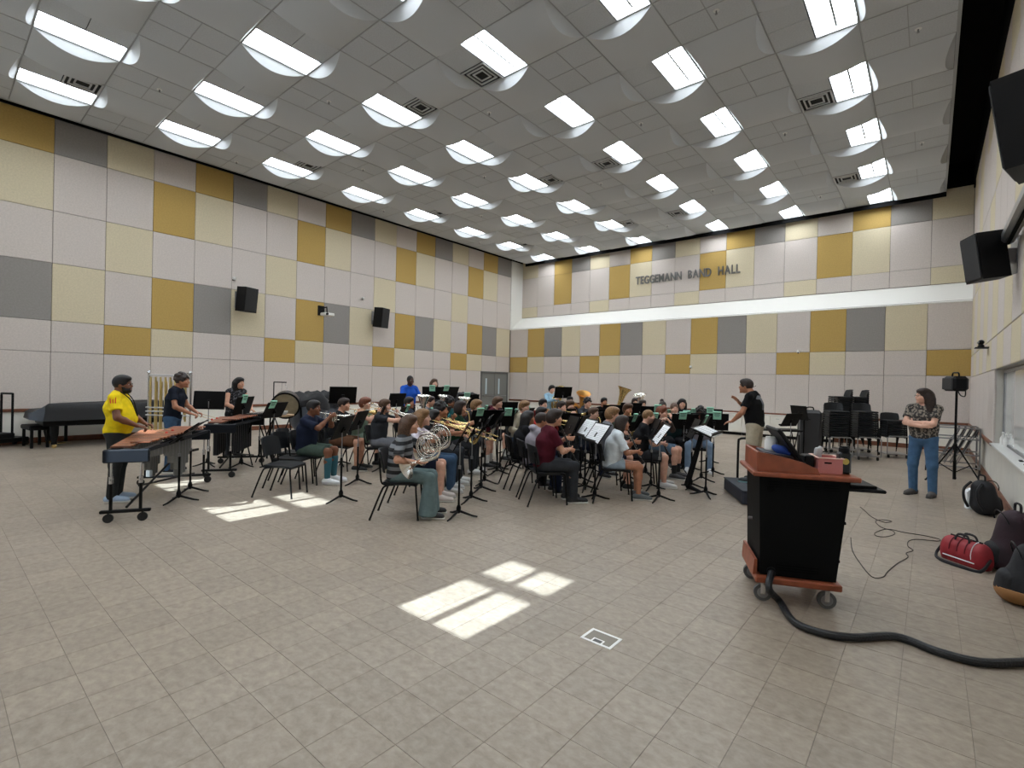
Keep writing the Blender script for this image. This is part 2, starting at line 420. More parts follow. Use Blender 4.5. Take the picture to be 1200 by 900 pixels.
W = bpy.data.objects.new('window_4', None); COL.objects.link(W); W.location = (LX-.1, (GY0+GY1)/2, GZ0); W['kind'] = 'structure'  # added window, out of view, lets in daylight for a cool floor sheen
gw = GY1-GY0; gh = GZ1-GZ0; mb = MB()
for y in (-gw/2+.04, 0, gw/2-.04): mb.box((0, y, gh/2), (.08, .08, gh))
for z in (.04, gh-.04): mb.box((0, 0, z), (.078, gw-.08, .08))
mb.build('window_frame', STEEL, W, 0)
for k in (-1, 1): mb = MB(); mb.box((0, k*gw/4, gh/2), (.006, gw/2-.10, gh-.16)); mb.build('pane', gl, W, 0)
# --- double door in the left wall
DGREY = mat('door_grey', (122, 122, 118), 0.55)
D = bpy.data.objects.new('door_1', None); COL.objects.link(D); D.location = (LX, 17.75, 0); D['kind'] = 'structure'
mb = MB(); mb.box((.035, -.93, 1.06), (.09, .07, 2.12), .008); mb.box((.035, .93, 1.06), (.09, .07, 2.12), .008); mb.box((.035, 0, 2.10), (.09, 1.93, .07), .008); mb.build('door_frame', mat('door_frame_grey', (100, 100, 98), 0.5), D)
for s_ in (-1, 1):
    mb = MB(); mb.box((.02, s_*.45, 1.03), (.045, .88, 2.05), .004); leaf = mb.build('door_leaf', DGREY, D)
    mb = MB(); mb.box((.045, s_*.45-.14*1, 1.45), (.008, .10, .74)); mb.build('vision_panel', mat('door_glass', (200, 215, 220), 0.1), leaf, 0)
    mb = MB(); mb.tube([(.045, s_*.45-.36, 1.0), (.09, s_*.45-.36, 1.0), (.09, s_*.45+.36, 1.0), (.045, s_*.45+.36, 1.0)], .016, 8); mb.build('push_bar', STEEL, leaf)
mb = MB(); wallbox(mb, LX, LX+.02, 16.78, 16.85, 0, 2.1); wallbox(mb, LX, LX+.02, 18.68, BY, 0, 2.14); struct('trim_8', mb, WALLP)
tag(MB().box((LX+.02, 17.75, 2.142), (.03, 2.0, .02)).build('trim_9', DGREY, None, 0), kind='structure')

# --- ceiling: 4-foot modules, curved diffusers, flat tiles, lights, vents
CEILP = mat('ceiling_tile', (190, 193, 195), 0.9, spec=0.2, var=0.03, vscale=40, bump=0.15, bscale=90)
CEILB = mat('ceiling_curved_panel', (192, 195, 197), 0.75, spec=0.3)
TBAR = mat('ceiling_tbar', (158, 160, 160), 0.6)
M = 1.22
cx0 = 8.352-2.5*2.44-M/2-M            # left edge of ceiling
cy0 = 1.777-M/2-2.44                # first row start
NX, NY = 13, 17                       # modules
CEIL = bpy.data.objects.new('ceiling', None); COL.objects.link(CEIL); CEIL['kind'] = 'structure'
SAG = 0.16; INSET = 0.12
def barrel(axis, inset0=INSET):
    mb = MB(); n = 16; vs = []; hw = M/2-.012; fs = []
    for k, sgn in enumerate((-1, 1)):
        for i in range(n+1):
            a = -1+2*i/n; q = 1-a*a
            u_, w_, z = sgn*(hw-(inset0 if sgn < 0 else INSET)*q), a*hw, -SAG*q
            vs.append((u_, w_, z) if axis == 'x' else (w_, u_, z))
    for i in range(n): fs.append((i, i+1, n+1+i+1, n+1+i))
    for k, sgn in enumerate((-1, 1)):
        b0 = len(vs)
        for i in range(n+1):
            a = -1+2*i/n; u_, w_ = sgn*hw, a*hw
            vs.append((u_, w_, 0) if axis == 'x' else (w_, u_, 0))
        for i in range(n): fs.append((k*(n+1)+i, k*(n+1)+i+1, b0+i+1, b0+i))
    mb.add(vs, fs); return mb.mesh('curved_panel', 30)
bx_, by_, be_ = barrel('x'), barrel('y'), barrel('x', .36)
import bmesh
for me in (bx_, by_, be_):
    bm = bmesh.new(); bm.from_mesh(me); bmesh.ops.recalc_face_normals(bm, faces=bm.faces); bm.to_mesh(me); bm.free()
flat_me = MB().box((0, 0, .008), (.598, .598, .016), .002).mesh('flat_tile', 0)
tee = MB()
LM = mat('light_diffuser', (250, 250, 250), 0.6, emit=(0.90, 0.97, 1.03, LIGHT_STRENGTH))
LFRAME = mat('light_frame', (150, 152, 152), 0.6)
fix_frame = MB(); hw, hl = .30, .605
for s_ in (-1, 1):
    fix_frame.box((s_*(hw-.006), 0, .035), (.012, 2*hl, .08)); fix_frame.box((0, s_*(hl-.006), .035), (2*hw-.024, .012, .08))
fix_frame.box((0, 0, .0535), (.034, 2*hl-.10, .006))
ff_me = fix_frame.mesh('frame', 0); dif_me = MB().box((0, 0, 0.066), (.272, 2*hl-.03, .012)).mesh('diffuser', 0)
VM = mat('vent_white', (190, 191, 190), 0.5); VD = mat('vent_dark', (16, 16, 17), 0.8)
vents = {(r, c) for r in (0, 2, 4, 6) for c in (0, 2, 3, 5)}
def crosses(i, j):
    return cx0+M*(i+.5), cy0+M*(j+.5)
ORD = ['first', 'second', 'third', 'fourth', 'fifth', 'sixth', 'seventh', 'eighth', 'ninth', 'tenth', 'eleventh', 'twelfth', 'thirteenth', 'fourteenth', 'fifteenth', 'sixteenth', 'seventeenth', 'eighteenth', 'nineteenth', 'twentieth']
ROWN = ['first row from the projector wall', 'second row from the projector wall', 'third row from the projector wall', 'third row from the whiteboard wall', 'second row from the whiteboard wall', 'first row from the whiteboard wall']
for i in range(NX):
    for j in range(NY):
        x, y = crosses(i, j)
        li, lj = i % 2 == 1, j % 2 == 0
        if li and lj:
            ci, rj = (i-1)//2, j//2-1
            sgn = -1 if ci < 3 else 1
            lx = x+sgn*.305
            t = thing('ceiling_light', 'recessed ceiling light %s from the lettered wall, %s' % (ORD[7-rj], ROWN[ci]), 'ceiling light', (lx, y, ZC), 0, 'recessed lights in rows across the ceiling')
            obj('frame', ff_me, LFRAME, t, (0, 0, 0))
            for s_ in (-1, 1): obj('diffuser', dif_me, LM, t, (s_*.147, 0, 0))
            hasv = (rj, ci) in vents
            for q in (-1, 1):
                if hasv and q == 1:
                    v = thing('ceiling_vent', 'ceiling vent beside %s light from the lettered wall, %s' % (ORD[7-rj], ROWN[ci]), 'vent', (x-sgn*.305, y+q*.305, ZC), 0, 'air vents in the ceiling')
                    mb = MB(); mb.box((0, 0, .01), (.56, .56, .01)); mb.build('backing', VD, v, 0)
                    for k, a in enumerate((.28, .20, .12)):
                        mb = MB()
                        for s_ in (-1, 1): mb.box((s_*a, 0, -.01+.004*k), (.028, 2*a+.028, .02)); mb.box((0, s_*a, -.01+.004*k), (2*a-.028, .028, .02))
                        mb.build('louvre', VM, v, 0)
                else: obj('ceiling_tile', flat_me, CEILP, CEIL, (x-sgn*.305, y+q*.305, ZC))
        elif li and not lj: obj('curved_panel', by_, CEILB, CEIL, (x, y, ZC))
        elif (not li) and lj: obj('curved_panel', be_ if i == 0 else bx_, CEILB, CEIL, (x, y, ZC))
        else:
            for a in (-1, 1):
                for q in (-1, 1): obj('ceiling_tile', flat_me, CEILP, CEIL, (x+a*.305, y+q*.305, ZC))
            tee.box((x, y, ZC-.0), (.014, M, .009))
            tee.box((x, y, ZC-.0005), (M, .014, .009))
            if (i*7+j*3) % 4 != 1 and j > 1:
                s = thing('sprinkler', 'small sprinkler head in a flat ceiling tile', 'sprinkler', (x+.12, y+.15, ZC), 0, 'sprinkler heads in the ceiling')
                mb = MB(); mb.lathe([(.0, -.006), (.045, -.006), (.05, .0)], n=12); mb.build('escutcheon', WHITE, s)
                mb = MB(); mb.cyl((0, 0, 0), (0, 0, -.05), .012); mb.lathe([(.0, -.062), (.022, -.06), (.022, -.055), (0, -.05)], n=10); mb.build('head', STEEL, s)
for i in range(NX+1): tee.box((cx0+M*i, cy0+M*NY/2, ZC-.0), (.018, M*NY, .010))
for j in range(NY+1): tee.box((cx0+M*NX/2, cy0+M*j, ZC+.0005), (M*NX, .018, .010))
tee.build('ceiling_grid', TBAR, CEIL, 0)
ed = MB()
for (x0, x1, y0, y1) in ((cx0-.04, cx0, cy0, cy0+M*NY), (cx0+M*NX, cx0+M*NX+.04, cy0, cy0+M*NY), (cx0-.04, cx0+M*NX+.04, cy0+M*NY, cy0+M*NY+.02)):
    wallbox(ed, x0, x1, y0, y1, ZC-.01, ZC+.06)
ed.build('edge_trim', TBAR, CEIL, 0)
bf = MB(); wallbox(bf, cx0-.04, cx0+M*NX+.04, cy0+M*NY+.02, cy0+M*NY+.05, ZC-.15, ZC+.3); bf.build('added_black_baffle', BLK, CEIL, 0)  # added strip: keeps the last lights off the upper wall, darkens the gap
top = MB(); wallbox(top, cx0, cx0+M*NX, cy0, cy0+M*NY, ZC+.09, ZC+.11); top.build('ceiling_backing', BLK, CEIL, 0)

# --- lettering on the upper back wall
LET = thing('wall_lettering', 'brushed metal letters spelling TEGGEMANN BAND HALL on the upper wall', 'sign', (16.059+(6.42-16.059)*KU, UY-.03, 5.98))
LETM = mat('letter_metal', (128, 126, 124), 0.28, 1.0)
words = 'TEGGEMANN BAND HALL'; xcur = 0.0; letters = []
for chx in words:
    if chx == ' ': xcur += .34; continue
    cu = bpy.data.curves.new('letter', 'FONT'); cu.body = chx; cu.size = 0.46; cu.extrude = 0.022; cu.offset = 0.008
    to = bpy.data.objects.new('tmp', cu); COL.objects.link(to)
    bpy.context.view_layer.update()
    me = bpy.data.meshes.new_from_object(to.evaluated_get(bpy.context.evaluated_depsgraph_get()))
    bpy.data.objects.remove(to); me.name = 'letter'
    xsv = [v.co.x for v in me.vertices]; wdt = max(xsv)-min(xsv)
    for v in me.vertices: v.co.x -= min(xsv)
    letters.append((me, xcur)); xcur += wdt+.045
sc = 4.25/xcur
for me, xo in letters:
    me.materials.clear(); me.materials.append(None)
    o = obj('letter', me, LETM, LET, (xo*sc, -.025, 0), (math.pi/2, 0, 0)); o.scale = (sc, 1, 1)
# ================================================================== BODY MODELLING (signed distance field -> surface net)
class Cap:
    def __init__(s, a, b, ra, rb=None, k=None, flat=None, cut=None):
        s.cut = cut; s.a = np.array(a, float); s.b = np.array(b, float); s.ra = ra; s.rb = ra if rb is None else rb; s.k = k
        s.flat = None if flat is None else (np.array(flat[0], float)/np.linalg.norm(flat[0]), flat[1])
    def bounds(s):
        r = max(s.ra, s.rb)*(max(1, s.flat[1]) if s.flat else 1)
        return np.minimum(s.a, s.b)-r, np.maximum(s.a, s.b)+r
    def dist(s, X, Y, Z):
        a = s.a; ba = s.b-a
        px, py, pz = X-a[0], Y-a[1], Z-a[2]
        if s.flat:
            n, q = s.flat; c = (1/q-1)
            dn = (px*n[0]+py*n[1]+pz*n[2])*c
            px, py, pz = px+dn*n[0], py+dn*n[1], pz+dn*n[2]
            db = float(ba @ n)*c; ba = ba+db*n
        L = float(ba @ ba)+1e-12
        t = np.clip((px*ba[0]+py*ba[1]+pz*ba[2])/L, 0, 1)
        d = np.sqrt((px-t*ba[0])**2+(py-t*ba[1])**2+(pz-t*ba[2])**2)
        d = d-(s.ra+(s.rb-s.ra)*t)
        if s.cut is not None:
            q, u = s.cut; d = np.maximum(d, (X-q[0])*u[0]+(Y-q[1])*u[1]+(Z-q[2])*u[2])
        return d
    def grow(s, e, k=None):
        return Cap(s.a, s.b, s.ra+e, s.rb+e, s.k if k is None else k, s.flat)
class Ell:
    def __init__(s, c, r, R=None, k=None):
        s.c = np.array(c, float); s.r = np.array(r, float); s.R = R; s.k = k
    def bounds(s):
        m = s.r.max() if s.R is not None else s.r
        return s.c-m, s.c+m
    def dist(s, X, Y, Z):
        px, py, pz = X-s.c[0], Y-s.c[1], Z-s.c[2]
        if s.R is not None:
            R = s.R
            px, py, pz = (px*R[0, 0]+py*R[1, 0]+pz*R[2, 0], px*R[0, 1]+py*R[1, 1]+pz*R[2, 1], px*R[0, 2]+py*R[1, 2]+pz*R[2, 2])
        q = np.sqrt((px/s.r[0])**2+(py/s.r[1])**2+(pz/s.r[2])**2)
        return (q-1)*s.r.min()
    def grow(s, e, k=None): return Ell(s.c, s.r+e, s.R, k or s.k)
def sdf_mesh(name, prims, h, k=0.03, clips=()):
    lo = np.min([p.bounds()[0] for p in prims], axis=0)-0.03; hi = np.max([p.bounds()[1] for p in prims], axis=0)+0.03
    n = np.ceil((hi-lo)/h).astype(int)+2
    ax = [(lo[i]+h*np.arange(n[i])).astype(np.float32) for i in range(3)]
    F = np.full(tuple(n), 9.0, np.float32)
    for p in prims:
        kk = p.k if p.k is not None else k
        b0, b1 = p.bounds(); pad = kk+2.5*h
        i0 = np.maximum(((b0-pad-lo)/h).astype(int), 0); i1 = np.minimum(((b1+pad-lo)/h).astype(int)+2, n)
        s = tuple(slice(i0[i], i1[i]) for i in range(3))
        X = ax[0][s[0]][:, None, None]; Y = ax[1][s[1]][None, :, None]; Z = ax[2][s[2]][None, None, :]
        d = p.dist(X, Y, Z); a = F[s]
        hh = np.maximum(kk-np.abs(a-d), 0)/kk
        F[s] = np.minimum(a, d)-hh*hh*kk*0.25
    X = ax[0][:, None, None]; Y = ax[1][None, :, None]; Z = ax[2][None, None, :]
    for c in clips: F = np.maximum(F, c(X, Y, Z)).astype(np.float32)
    F[0], F[-1] = 9, 9; F[:, 0], F[:, -1] = 9, 9; F[:, :, 0], F[:, :, -1] = 9, 9
    S = F < 0
    cnt = np.zeros(tuple(n-1), np.int8)
    for a in (0, 1):
        for b in (0, 1):
            for c in (0, 1): cnt += S[a:n[0]-1+a, b:n[1]-1+b, c:n[2]-1+c]
    act = (cnt > 0) & (cnt < 8)
    I, J, K = np.nonzero(act); N = len(I)
    idx = np.full(tuple(n-1), -1, np.int32); idx[I, J, K] = np.arange(N)
    acc = np.zeros((N, 3)); num = np.zeros(N)
    base = np.stack([I, J, K], 1).astype(float)
    for axis in range(3):
        o1, o2 = [q for q in range(3) if q != axis]
        for a in (0, 1):
            for b in (0, 1):
                off = np.zeros(3, int); off[o1] = a; off[o2] = b
                off2 = off.copy(); off2[axis] = 1
                f0 = F[I+off[0], J+off[1], K+off[2]]; f1 = F[I+off2[0], J+off2[1], K+off2[2]]
                m = (f0 < 0) != (f1 < 0)
                t = np.where(m, f0/np.where(m, f0-f1, 1), 0)
                q = base+off; q[:, axis] += t
                acc[m] += q[m]; num[m] += 1
    V = lo+h*(acc/num[:, None])
    quads = []
    for axis in range(3):
        o1, o2 = (axis+1) % 3, (axis+2) % 3
        sl0 = [slice(None)]*3; sl1 = [slice(None)]*3
        sl0[axis] = slice(0, n[axis]-1); sl1[axis] = slice(1, n[axis])
        s0 = S[tuple(sl0)]; s1 = S[tuple(sl1)]
        E = np.stack(np.nonzero(s0 != s1), 1)
        if not len(E): continue
        def cell(d1, d2):
            q = E.copy(); q[:, o1] -= d1; q[:, o2] -= d2
            return idx[q[:, 0], q[:, 1], q[:, 2]]
        Q = np.stack([cell(1, 1), cell(0, 1), cell(0, 0), cell(1, 0)], 1)
        fl = ~s0[E[:, 0], E[:, 1], E[:, 2]]
        Q[fl] = Q[fl][:, ::-1]
        quads.append(Q)
    Q = np.concatenate(quads); Q = Q[(Q >= 0).all(1)]
    me = bpy.data.meshes.new(name)
    me.vertices.add(N); me.vertices.foreach_set('co', V.astype(np.float32).ravel())
    me.loops.add(4*len(Q)); me.loops.foreach_set('vertex_index', Q.astype(np.int32).ravel())
    me.polygons.add(len(Q)); me.polygons.foreach_set('loop_start', np.arange(0, 4*len(Q), 4, dtype=np.int32))
    me.polygons.foreach_set('use_smooth', np.ones(len(Q), bool))
    me.update(calc_edges=True); me.validate(); me.materials.append(None)
    return me
def V3(*a): return np.array(a, float)
def unit(v): return v/(np.linalg.norm(v)+1e-9)
def ik(S, W, l1, l2, pole):
    d = W-S; L = np.linalg.norm(d); L = min(L, (l1+l2)*.985); u = unit(d); W = S+u*L
    a = (l1*l1-l2*l2+L*L)/(2*L); h = math.sqrt(max(l1*l1-a*a, 0))
    p = unit(pole-u*float(pole @ u))
    return S+u*a+p*h, W

def hand_prims(w, d, n, side, curl=0.6, k=0.006):
    """w wrist, d finger direction, n palm normal, side +1 right / -1 left"""
    d = unit(d); n = unit(n-d*float(n @ d)); lat = np.cross(d, n)*side   # towards the thumb
    out = [Cap(w, w+d*.075, .026, .030, .015, (n, .55))]
    for i, (o, L) in enumerate(((.026, .068), (.009, .076), (-.009, .070), (-.026, .056))):
        b = w+d*.088+lat*o; c1 = curl*(.8+.1*i)
        m = b+(d*math.cos(c1)+n*math.sin(c1))*L*.55; e = m+(d*math.cos(2.1*c1)+n*math.sin(2.1*c1))*L*.5
        out += [Cap(w+d*.06+lat*o*.9, b, .0105, .0098, k), Cap(b, m, .0098, .0088, k), Cap(m, e, .0088, .0072, k)]
    t0 = w+d*.025+lat*.024; t1 = t0+(d*.55+lat*.65+n*.45)*.042; t2 = t1+(d*.75+lat*.15+n*.6)*.034
    out += [Cap(t0, t1, .0125, .0105, .008), Cap(t1, t2, .0105, .008, k)]
    return out

def joints(kind, **o):
    J = {}
    if kind == 'sit':
        lean = o.get('lean', .03); sp = o.get('spread', .12)
        J['pel'] = V3(0, -.06, .55); J['chest'] = V3(0, -.05+lean*.6, .86); J['neck'] = V3(0, -.03+lean, 1.05)
        J['head'] = V3(o.get('hx', 0), .02+lean*1.3+o.get('hy', 0), 1.195+o.get('hz', 0))
        for s, n in ((-1, 'L'), (1, 'R')):
            J['hip'+n] = V3(s*.09, -.05, .535); J['knee'+n] = V3(s*sp, .37, .52)
            J['ank'+n] = V3(s*(sp+.005), o.get('footy', .36), .085); J['sho'+n] = V3(s*.175, -.03+lean*.9, .995)
    else:
        lean = o.get('lean', .0)
        J['pel'] = V3(0, 0, .97); J['chest'] = V3(0, lean*.6, 1.28); J['neck'] = V3(0, .0+lean, 1.47)
        J['head'] = V3(o.get('hx', 0), .035+lean*1.4+o.get('hy', 0), 1.615+o.get('hz', 0))
        fs = o.get('stance', .11)
        for s, n in ((-1, 'L'), (1, 'R')):
            J['hip'+n] = V3(s*.092, 0, .93); J['knee'+n] = V3(s*fs, .015, .51); J['ank'+n] = V3(s*fs, -.02, .085); J['sho'+n] = V3(s*.185, lean*.9, 1.415)
    for s, n in ((-1, 'L'), (1, 'R')):
        d = o.get('toe'+n, V3(s*.12, 1, 0)); J['toe'+n] = J['ank'+n]+unit(d)*.15+V3(0, 0, -.05); J['heel'+n] = J['ank'+n]-unit(d)*.04+V3(0, 0, -.045)
        W = o.get('w'+n)
        if W is None: W = J['sho'+n]+V3(s*.08, .05, -.52)
        E, W = ik(J['sho'+n], np.array(W, float), .285, .255, np.array(o.get('p'+n, (s*.8, -.35, -.6)), float))
        J['elb'+n] = E; J['wri'+n] = W
        J['hd'+n] = np.array(o['d'+n], float) if ('d'+n) in o else W-E
        J['hn'+n] = np.array(o.get('n'+n, (-s*1.0, 0, -.2)), float)
        J['hc'+n] = o.get('c'+n, .55)
    J['fat'] = o.get('fat', 1.0); J['kind'] = kind; J['hyaw'] = o.get('hyaw', 0.0)
    return J
LATV = (1, 0, 0)
def torso_prims(J, e=0.0):
    f = J['fat']; mid = (J['pel']+J['chest'])/2
    return [Cap(J['pel'], mid+V3(0, .01*f+(.05 if f > 1.1 else 0), 0), .118*f**.7+e, .112*f+e, .05, (LATV, 1.32)), Cap(mid+V3(0, (.045 if f > 1.1 else 0), 0), J['chest'], .112*f+e, .116*f**.6+e, .05, (LATV, 1.36)),
            Cap(J['chest'], J['neck']+V3(0, -.005, -.06), .116*f**.6+e, .075+e, .05, (LATV, 1.45)),
            Cap(J['shoL'], J['shoR'], .047+e*.7, .047+e*.7, .04), Cap(J['neck']+V3(0, -.02, -.01), J['shoL']*.75+J['neck']*.25, .042+e*.6, .045+e*.6, .04), Cap(J['neck']+V3(0, -.02, -.01), J['shoR']*.75+J['neck']*.25, .042+e*.6, .045+e*.6, .04)]
def head_prims(c, yaw=0.0):
    P = [Ell(c+V3(0, -.012, .022), (.074, .094, .096), k=.02), Ell(c+V3(0, .022, -.035), (.060, .074, .082), k=.03),
            Cap(c+V3(0, .090, .012), c+V3(0, .110, -.026), .007, .0125, .012), Cap(c+V3(-.03, .078, .03), c+V3(.03, .078, .03), .012, .012, .02),
            Cap(c+V3(-.018, .092, -.062), c+V3(.018, .092, -.062), .0075, .0075, .008), Ell(c+V3(0, .083, -.098), (.022, .02, .018), k=.02),
            Ell(c+V3(-.075, -.008, -.008), (.010, .02, .031), k=.008), Ell(c+V3(.075, -.008, -.008), (.010, .02, .031), k=.008),
            Cap(c+V3(-.045, .062, -.025), c+V3(-.03, .075, -.04), .02, .016, .02), Cap(c+V3(.045, .062, -.025), c+V3(.03, .075, -.04), .02, .016, .02)]
    if yaw:
        R = np.array(Matrix.Rotation(yaw, 3, 'Z'))
        for p in P:
            if isinstance(p, Cap): p.a = c+R @ (p.a-c); p.b = c+R @ (p.b-c)
            else: p.c = c+R @ (p.c-c); p.R = R
    return P
def body_mesh(J, h):
    P = torso_prims(J)+head_prims(J['head'], J['hyaw'])
    P.append(Cap(J['neck']+V3(0, -.01, -.03), J['head']+V3(0, -.025, -.03), .056, .05, .03))
    for s, n in ((-1, 'L'), (1, 'R')):
        S, E, W = J['sho'+n], J['elb'+n], J['wri'+n]; f = J['fat']**.5
        P += [Cap(S, E, .046*f, .039*f, .025), Cap(E, E+(W-E)*.35, .039*f, .040*f, .02), Cap(E+(W-E)*.35, W, .040*f, .026, .02)]
        P += hand_prims(W, J['hd'+n], J['hn'+n], s, J['hc'+n])
        H, Kn, A = J['hip'+n], J['knee'+n], J['ank'+n]
        P += [Cap(H, Kn, .083*f, .055, .03), Cap(Kn, Kn+(A-Kn)*.35+V3(0, -.005, 0), .052, .055, .03), Cap(Kn+(A-Kn)*.35+V3(0, -.005, 0), A, .054, .036, .03)]
        P += [Cap(J['heel'+n], J['toe'+n], .033, .028, .03, ((0, 0, 1), .9)), Cap(A, J['heel'+n], .036, .034, .03)]
    return sdf_mesh('body', P, h, .03)
def plane(n, d):
    n = unit(np.array(n, float)); return lambda X, Y, Z: (X*n[0]+Y*n[1]+Z*n[2])-d
def ball(c, r): return lambda X, Y, Z: r-np.sqrt((X-c[0])**2+(Y-c[1])**2+(Z-c[2])**2)
def shirt_mesh(J, h, sleeve=.62, ease=.020, hem=None, long_=False, hood=False):
    P = torso_prims(J, ease)
    for s, n in ((-1, 'L'), (1, 'R')):
        S, E, W = J['sho'+n], J['elb'+n], J['wri'+n]; f = J['fat']**.5
        if long_: P += [Cap(S, E, .047*f+ease*.5, .045*f+ease*.4, .03), Cap(E, E+(W-E)*.93, .05*f+ease*.4, .038, .02)]
        elif sleeve > 0: P += [Cap(S, S+(E-S)*(sleeve+.12), .046*f+ease*.45, .056*f+ease*.5, .03, cut=(S+(E-S)*(sleeve+.04), unit(E-S)))]
    nk = J['neck']
    if hood: P += [Ell(nk+V3(0, -.07, .03), (.12, .075, .055), k=.02)]
    if hem is None: hem = .49 if J['kind'] == 'sit' else .86
    clips = [plane((0, 0, -1), -hem), ball(nk+V3(0, .035, .055), .072)]
    return sdf_mesh('shirt', P, h, .03, clips)
def pants_mesh(J, h, kind='long', ease=.016):
    P = [Cap(J['pel']+V3(0, 0, -.02), J['pel']+V3(0, .0, .05), .118*J['fat']**.7+ease, .112*J['fat']**.7+ease, .05, (LATV, 1.32))]
    clips = []
    if J['kind'] == 'sit': clips.append(plane((0, 0, 1), .66))
    else: clips.append(plane((0, 0, 1), 1.04))
    for s, n in ((-1, 'L'), (1, 'R')):
        H, Kn, A = J['hip'+n], J['knee'+n], J['ank'+n]
        if kind in ('shorts', 'mini'):
            q = H+(Kn-H)*(.80 if kind == 'shorts' else .5); P += [Cap(H, q, .088+ease, .072+ease, .03)]
        else:
            lo = {'long': .050, 'flare': .115, 'slim': .036}[kind]
            B = A+V3(0, 0, -.015)
            P += [Cap(H, Kn, .084+ease, .062+ease*.8, .03), Cap(Kn, B, .060+ease*.6, lo+ease*.6, .03)]
    if kind in ('shorts', 'mini'):
        q = J['hipL']+(J['kneeL']-J['hipL'])*(.86 if kind == 'shorts' else .46)
        if J['kind'] == 'sit': clips.append(plane((0, 1, 0), q[1]))
        else: clips.append(plane((0, 0, -1), -q[2]))
    else: clips.append(plane((0, 0, -1), -.045))
    return sdf_mesh('trousers' if kind != 'shorts' else 'shorts', P, h, .03, clips)
def shoe_meshes(J, n, h):
    a, t, hl = J['ank'+n], J['toe'+n], J['heel'+n]
    P = [Cap(hl+V3(0, 0, .004), t+unit(t-hl)*.03, .043, .038, .02, ((0, 0, 1), .95)), Cap(a+V3(0, 0, -.01), hl+V3(0, 0, .01), .047, .045, .03), Cap(a+V3(0, 0, -.02), t+V3(0, 0, .005), .042, .032, .03)]
    up = sdf_mesh('shoe', P, h, .02, [plane((0, 0, -1), -.022), plane((0, 0, 1), a[2]+.02)])
    P2 = [Cap(hl+V3(0, 0, -.02), t+unit(t-hl)*.032+V3(0, 0, -.02), .047, .042, .02)]
    so_ = sdf_mesh('sole', P2, h, .02, [plane((0, 0, -1), 0.0), plane((0, 0, 1), .026)])
    return up, so_
def sock_mesh(J, n, h, top=.16):
    a, kn = J['ank'+n], J['knee'+n]; q = a+(kn-a)*top/.42
    return sdf_mesh('sock', [Cap(a, q, .043, .05 if top < .2 else .062, .02)], h, .02, [plane((0, 0, -1), -.06)])
def hair_mesh(style, c, h):
    base = Ell(c+V3(0, -.016, .03), (.086, .104, .104), k=.02); P = [base]; clips = []
    facecut = lambda X, Y, Z: 1-np.sqrt(((X-c[0])/.078)**2+((Y-c[1]-.125)/.105)**2+((Z-c[2]+.055)/.115)**2)
    fc = lambda X, Y, Z: facecut(X, Y, Z)*.07
    if style == 'short':
        P += [Ell(c+V3(0, .03, .085), (.07, .07, .04), k=.03)]; clips = [fc, plane((0, .35, -1), -(c[2]-.055)*.944+.35*.944*c[1]-.0)]
        clips = [fc, lambda X, Y, Z: (c[2]-.06+.25*(Y-c[1]))-Z]
    elif style == 'mop':
        P += [Ell(c+V3(0, .035, .075), (.085, .085, .055), k=.03), Ell(c+V3(0, -.05, -.01), (.088, .075, .085), k=.03)]
        clips = [lambda X, Y, Z: (1-np.sqrt(((X-c[0])/.085)**2+((Y-c[1]-.14)/.105)**2+((Z-c[2]+.065)/.11)**2))*.07, lambda X, Y, Z: (c[2]-.08)-Z]
    elif style == 'buzz':
        P = [Ell(c+V3(0, -.014, .026), (.080, .099, .101), k=.02)]; clips = [fc, lambda X, Y, Z: (c[2]-.03+.2*(Y-c[1]))-Z]
    elif style == 'bob':
        P += [Ell(c+V3(0, -.03, -.04), (.105, .095, .12), k=.04), Ell(c+V3(0, .03, .08), (.08, .07, .045), k=.03)]
        clips = [lambda X, Y, Z: (1-np.sqrt(((X-c[0])/.080)**2+((Y-c[1]-.135)/.12)**2+((Z-c[2]+.075)/.135)**2))*.07, lambda X, Y, Z: (c[2]-.14)-Z]
    elif style in ('long', 'wavy'):
        P += [Cap(c+V3(0, -.06, .0), c+V3(0, -.105, -.30), .085, .075, .04, (LATV, 1.35)), Cap(c+V3(-.070, -.03, .0), c+V3(-.095, -.05, -.25), .035, .04, .04), Cap(c+V3(.070, -.03, .0), c+V3(.095, -.05, -.25), .035, .04, .04), Ell(c+V3(0, .025, .085), (.078, .07, .04), k=.03)]
        if style == 'wavy': P += [Ell(c+V3(s*.080, -.07, -.05-.07*i), (.045, .055, .05), k=.03) for s in (-1, 1) for i in range(4)]
        clips = [lambda X, Y, Z: (1-np.sqrt(((X-c[0])/.074)**2+((Y-c[1]-.135)/.115)**2+((Z-c[2]+.075)/.135)**2))*.07]
    elif style == 'bun':
        P += [Ell(c+V3(0, -.07, .14), (.045, .045, .045), k=.02)]; clips = [fc, lambda X, Y, Z: (c[2]-.06+.25*(Y-c[1]))-Z]
    elif style == 'pony':
        P += [Cap(c+V3(0, -.11, .06), c+V3(0, -.16, -.16), .035, .025, .02)]; clips = [fc, lambda X, Y, Z: np.where(Y < c[1]-.095, -1, (c[2]-.06+.25*(Y-c[1]))-Z)]
    elif style == 'curly':
        rnd = random.Random(3)
        for i in range(46):
            th = rnd.uniform(0, 6.28); ph = rnd.uniform(-.1, 1.5)
            v = V3(math.cos(th)*math.cos(ph)*.088, math.sin(th)*math.cos(ph)*.105-.02, math.sin(ph)*.108+.035)
            P.append(Ell(c+v, (.026, .026, .024), k=.012))
        clips = [fc, lambda X, Y, Z: (c[2]-.05+.25*(Y-c[1]))-Z]
    return sdf_mesh('hair', P, h, .02, clips)

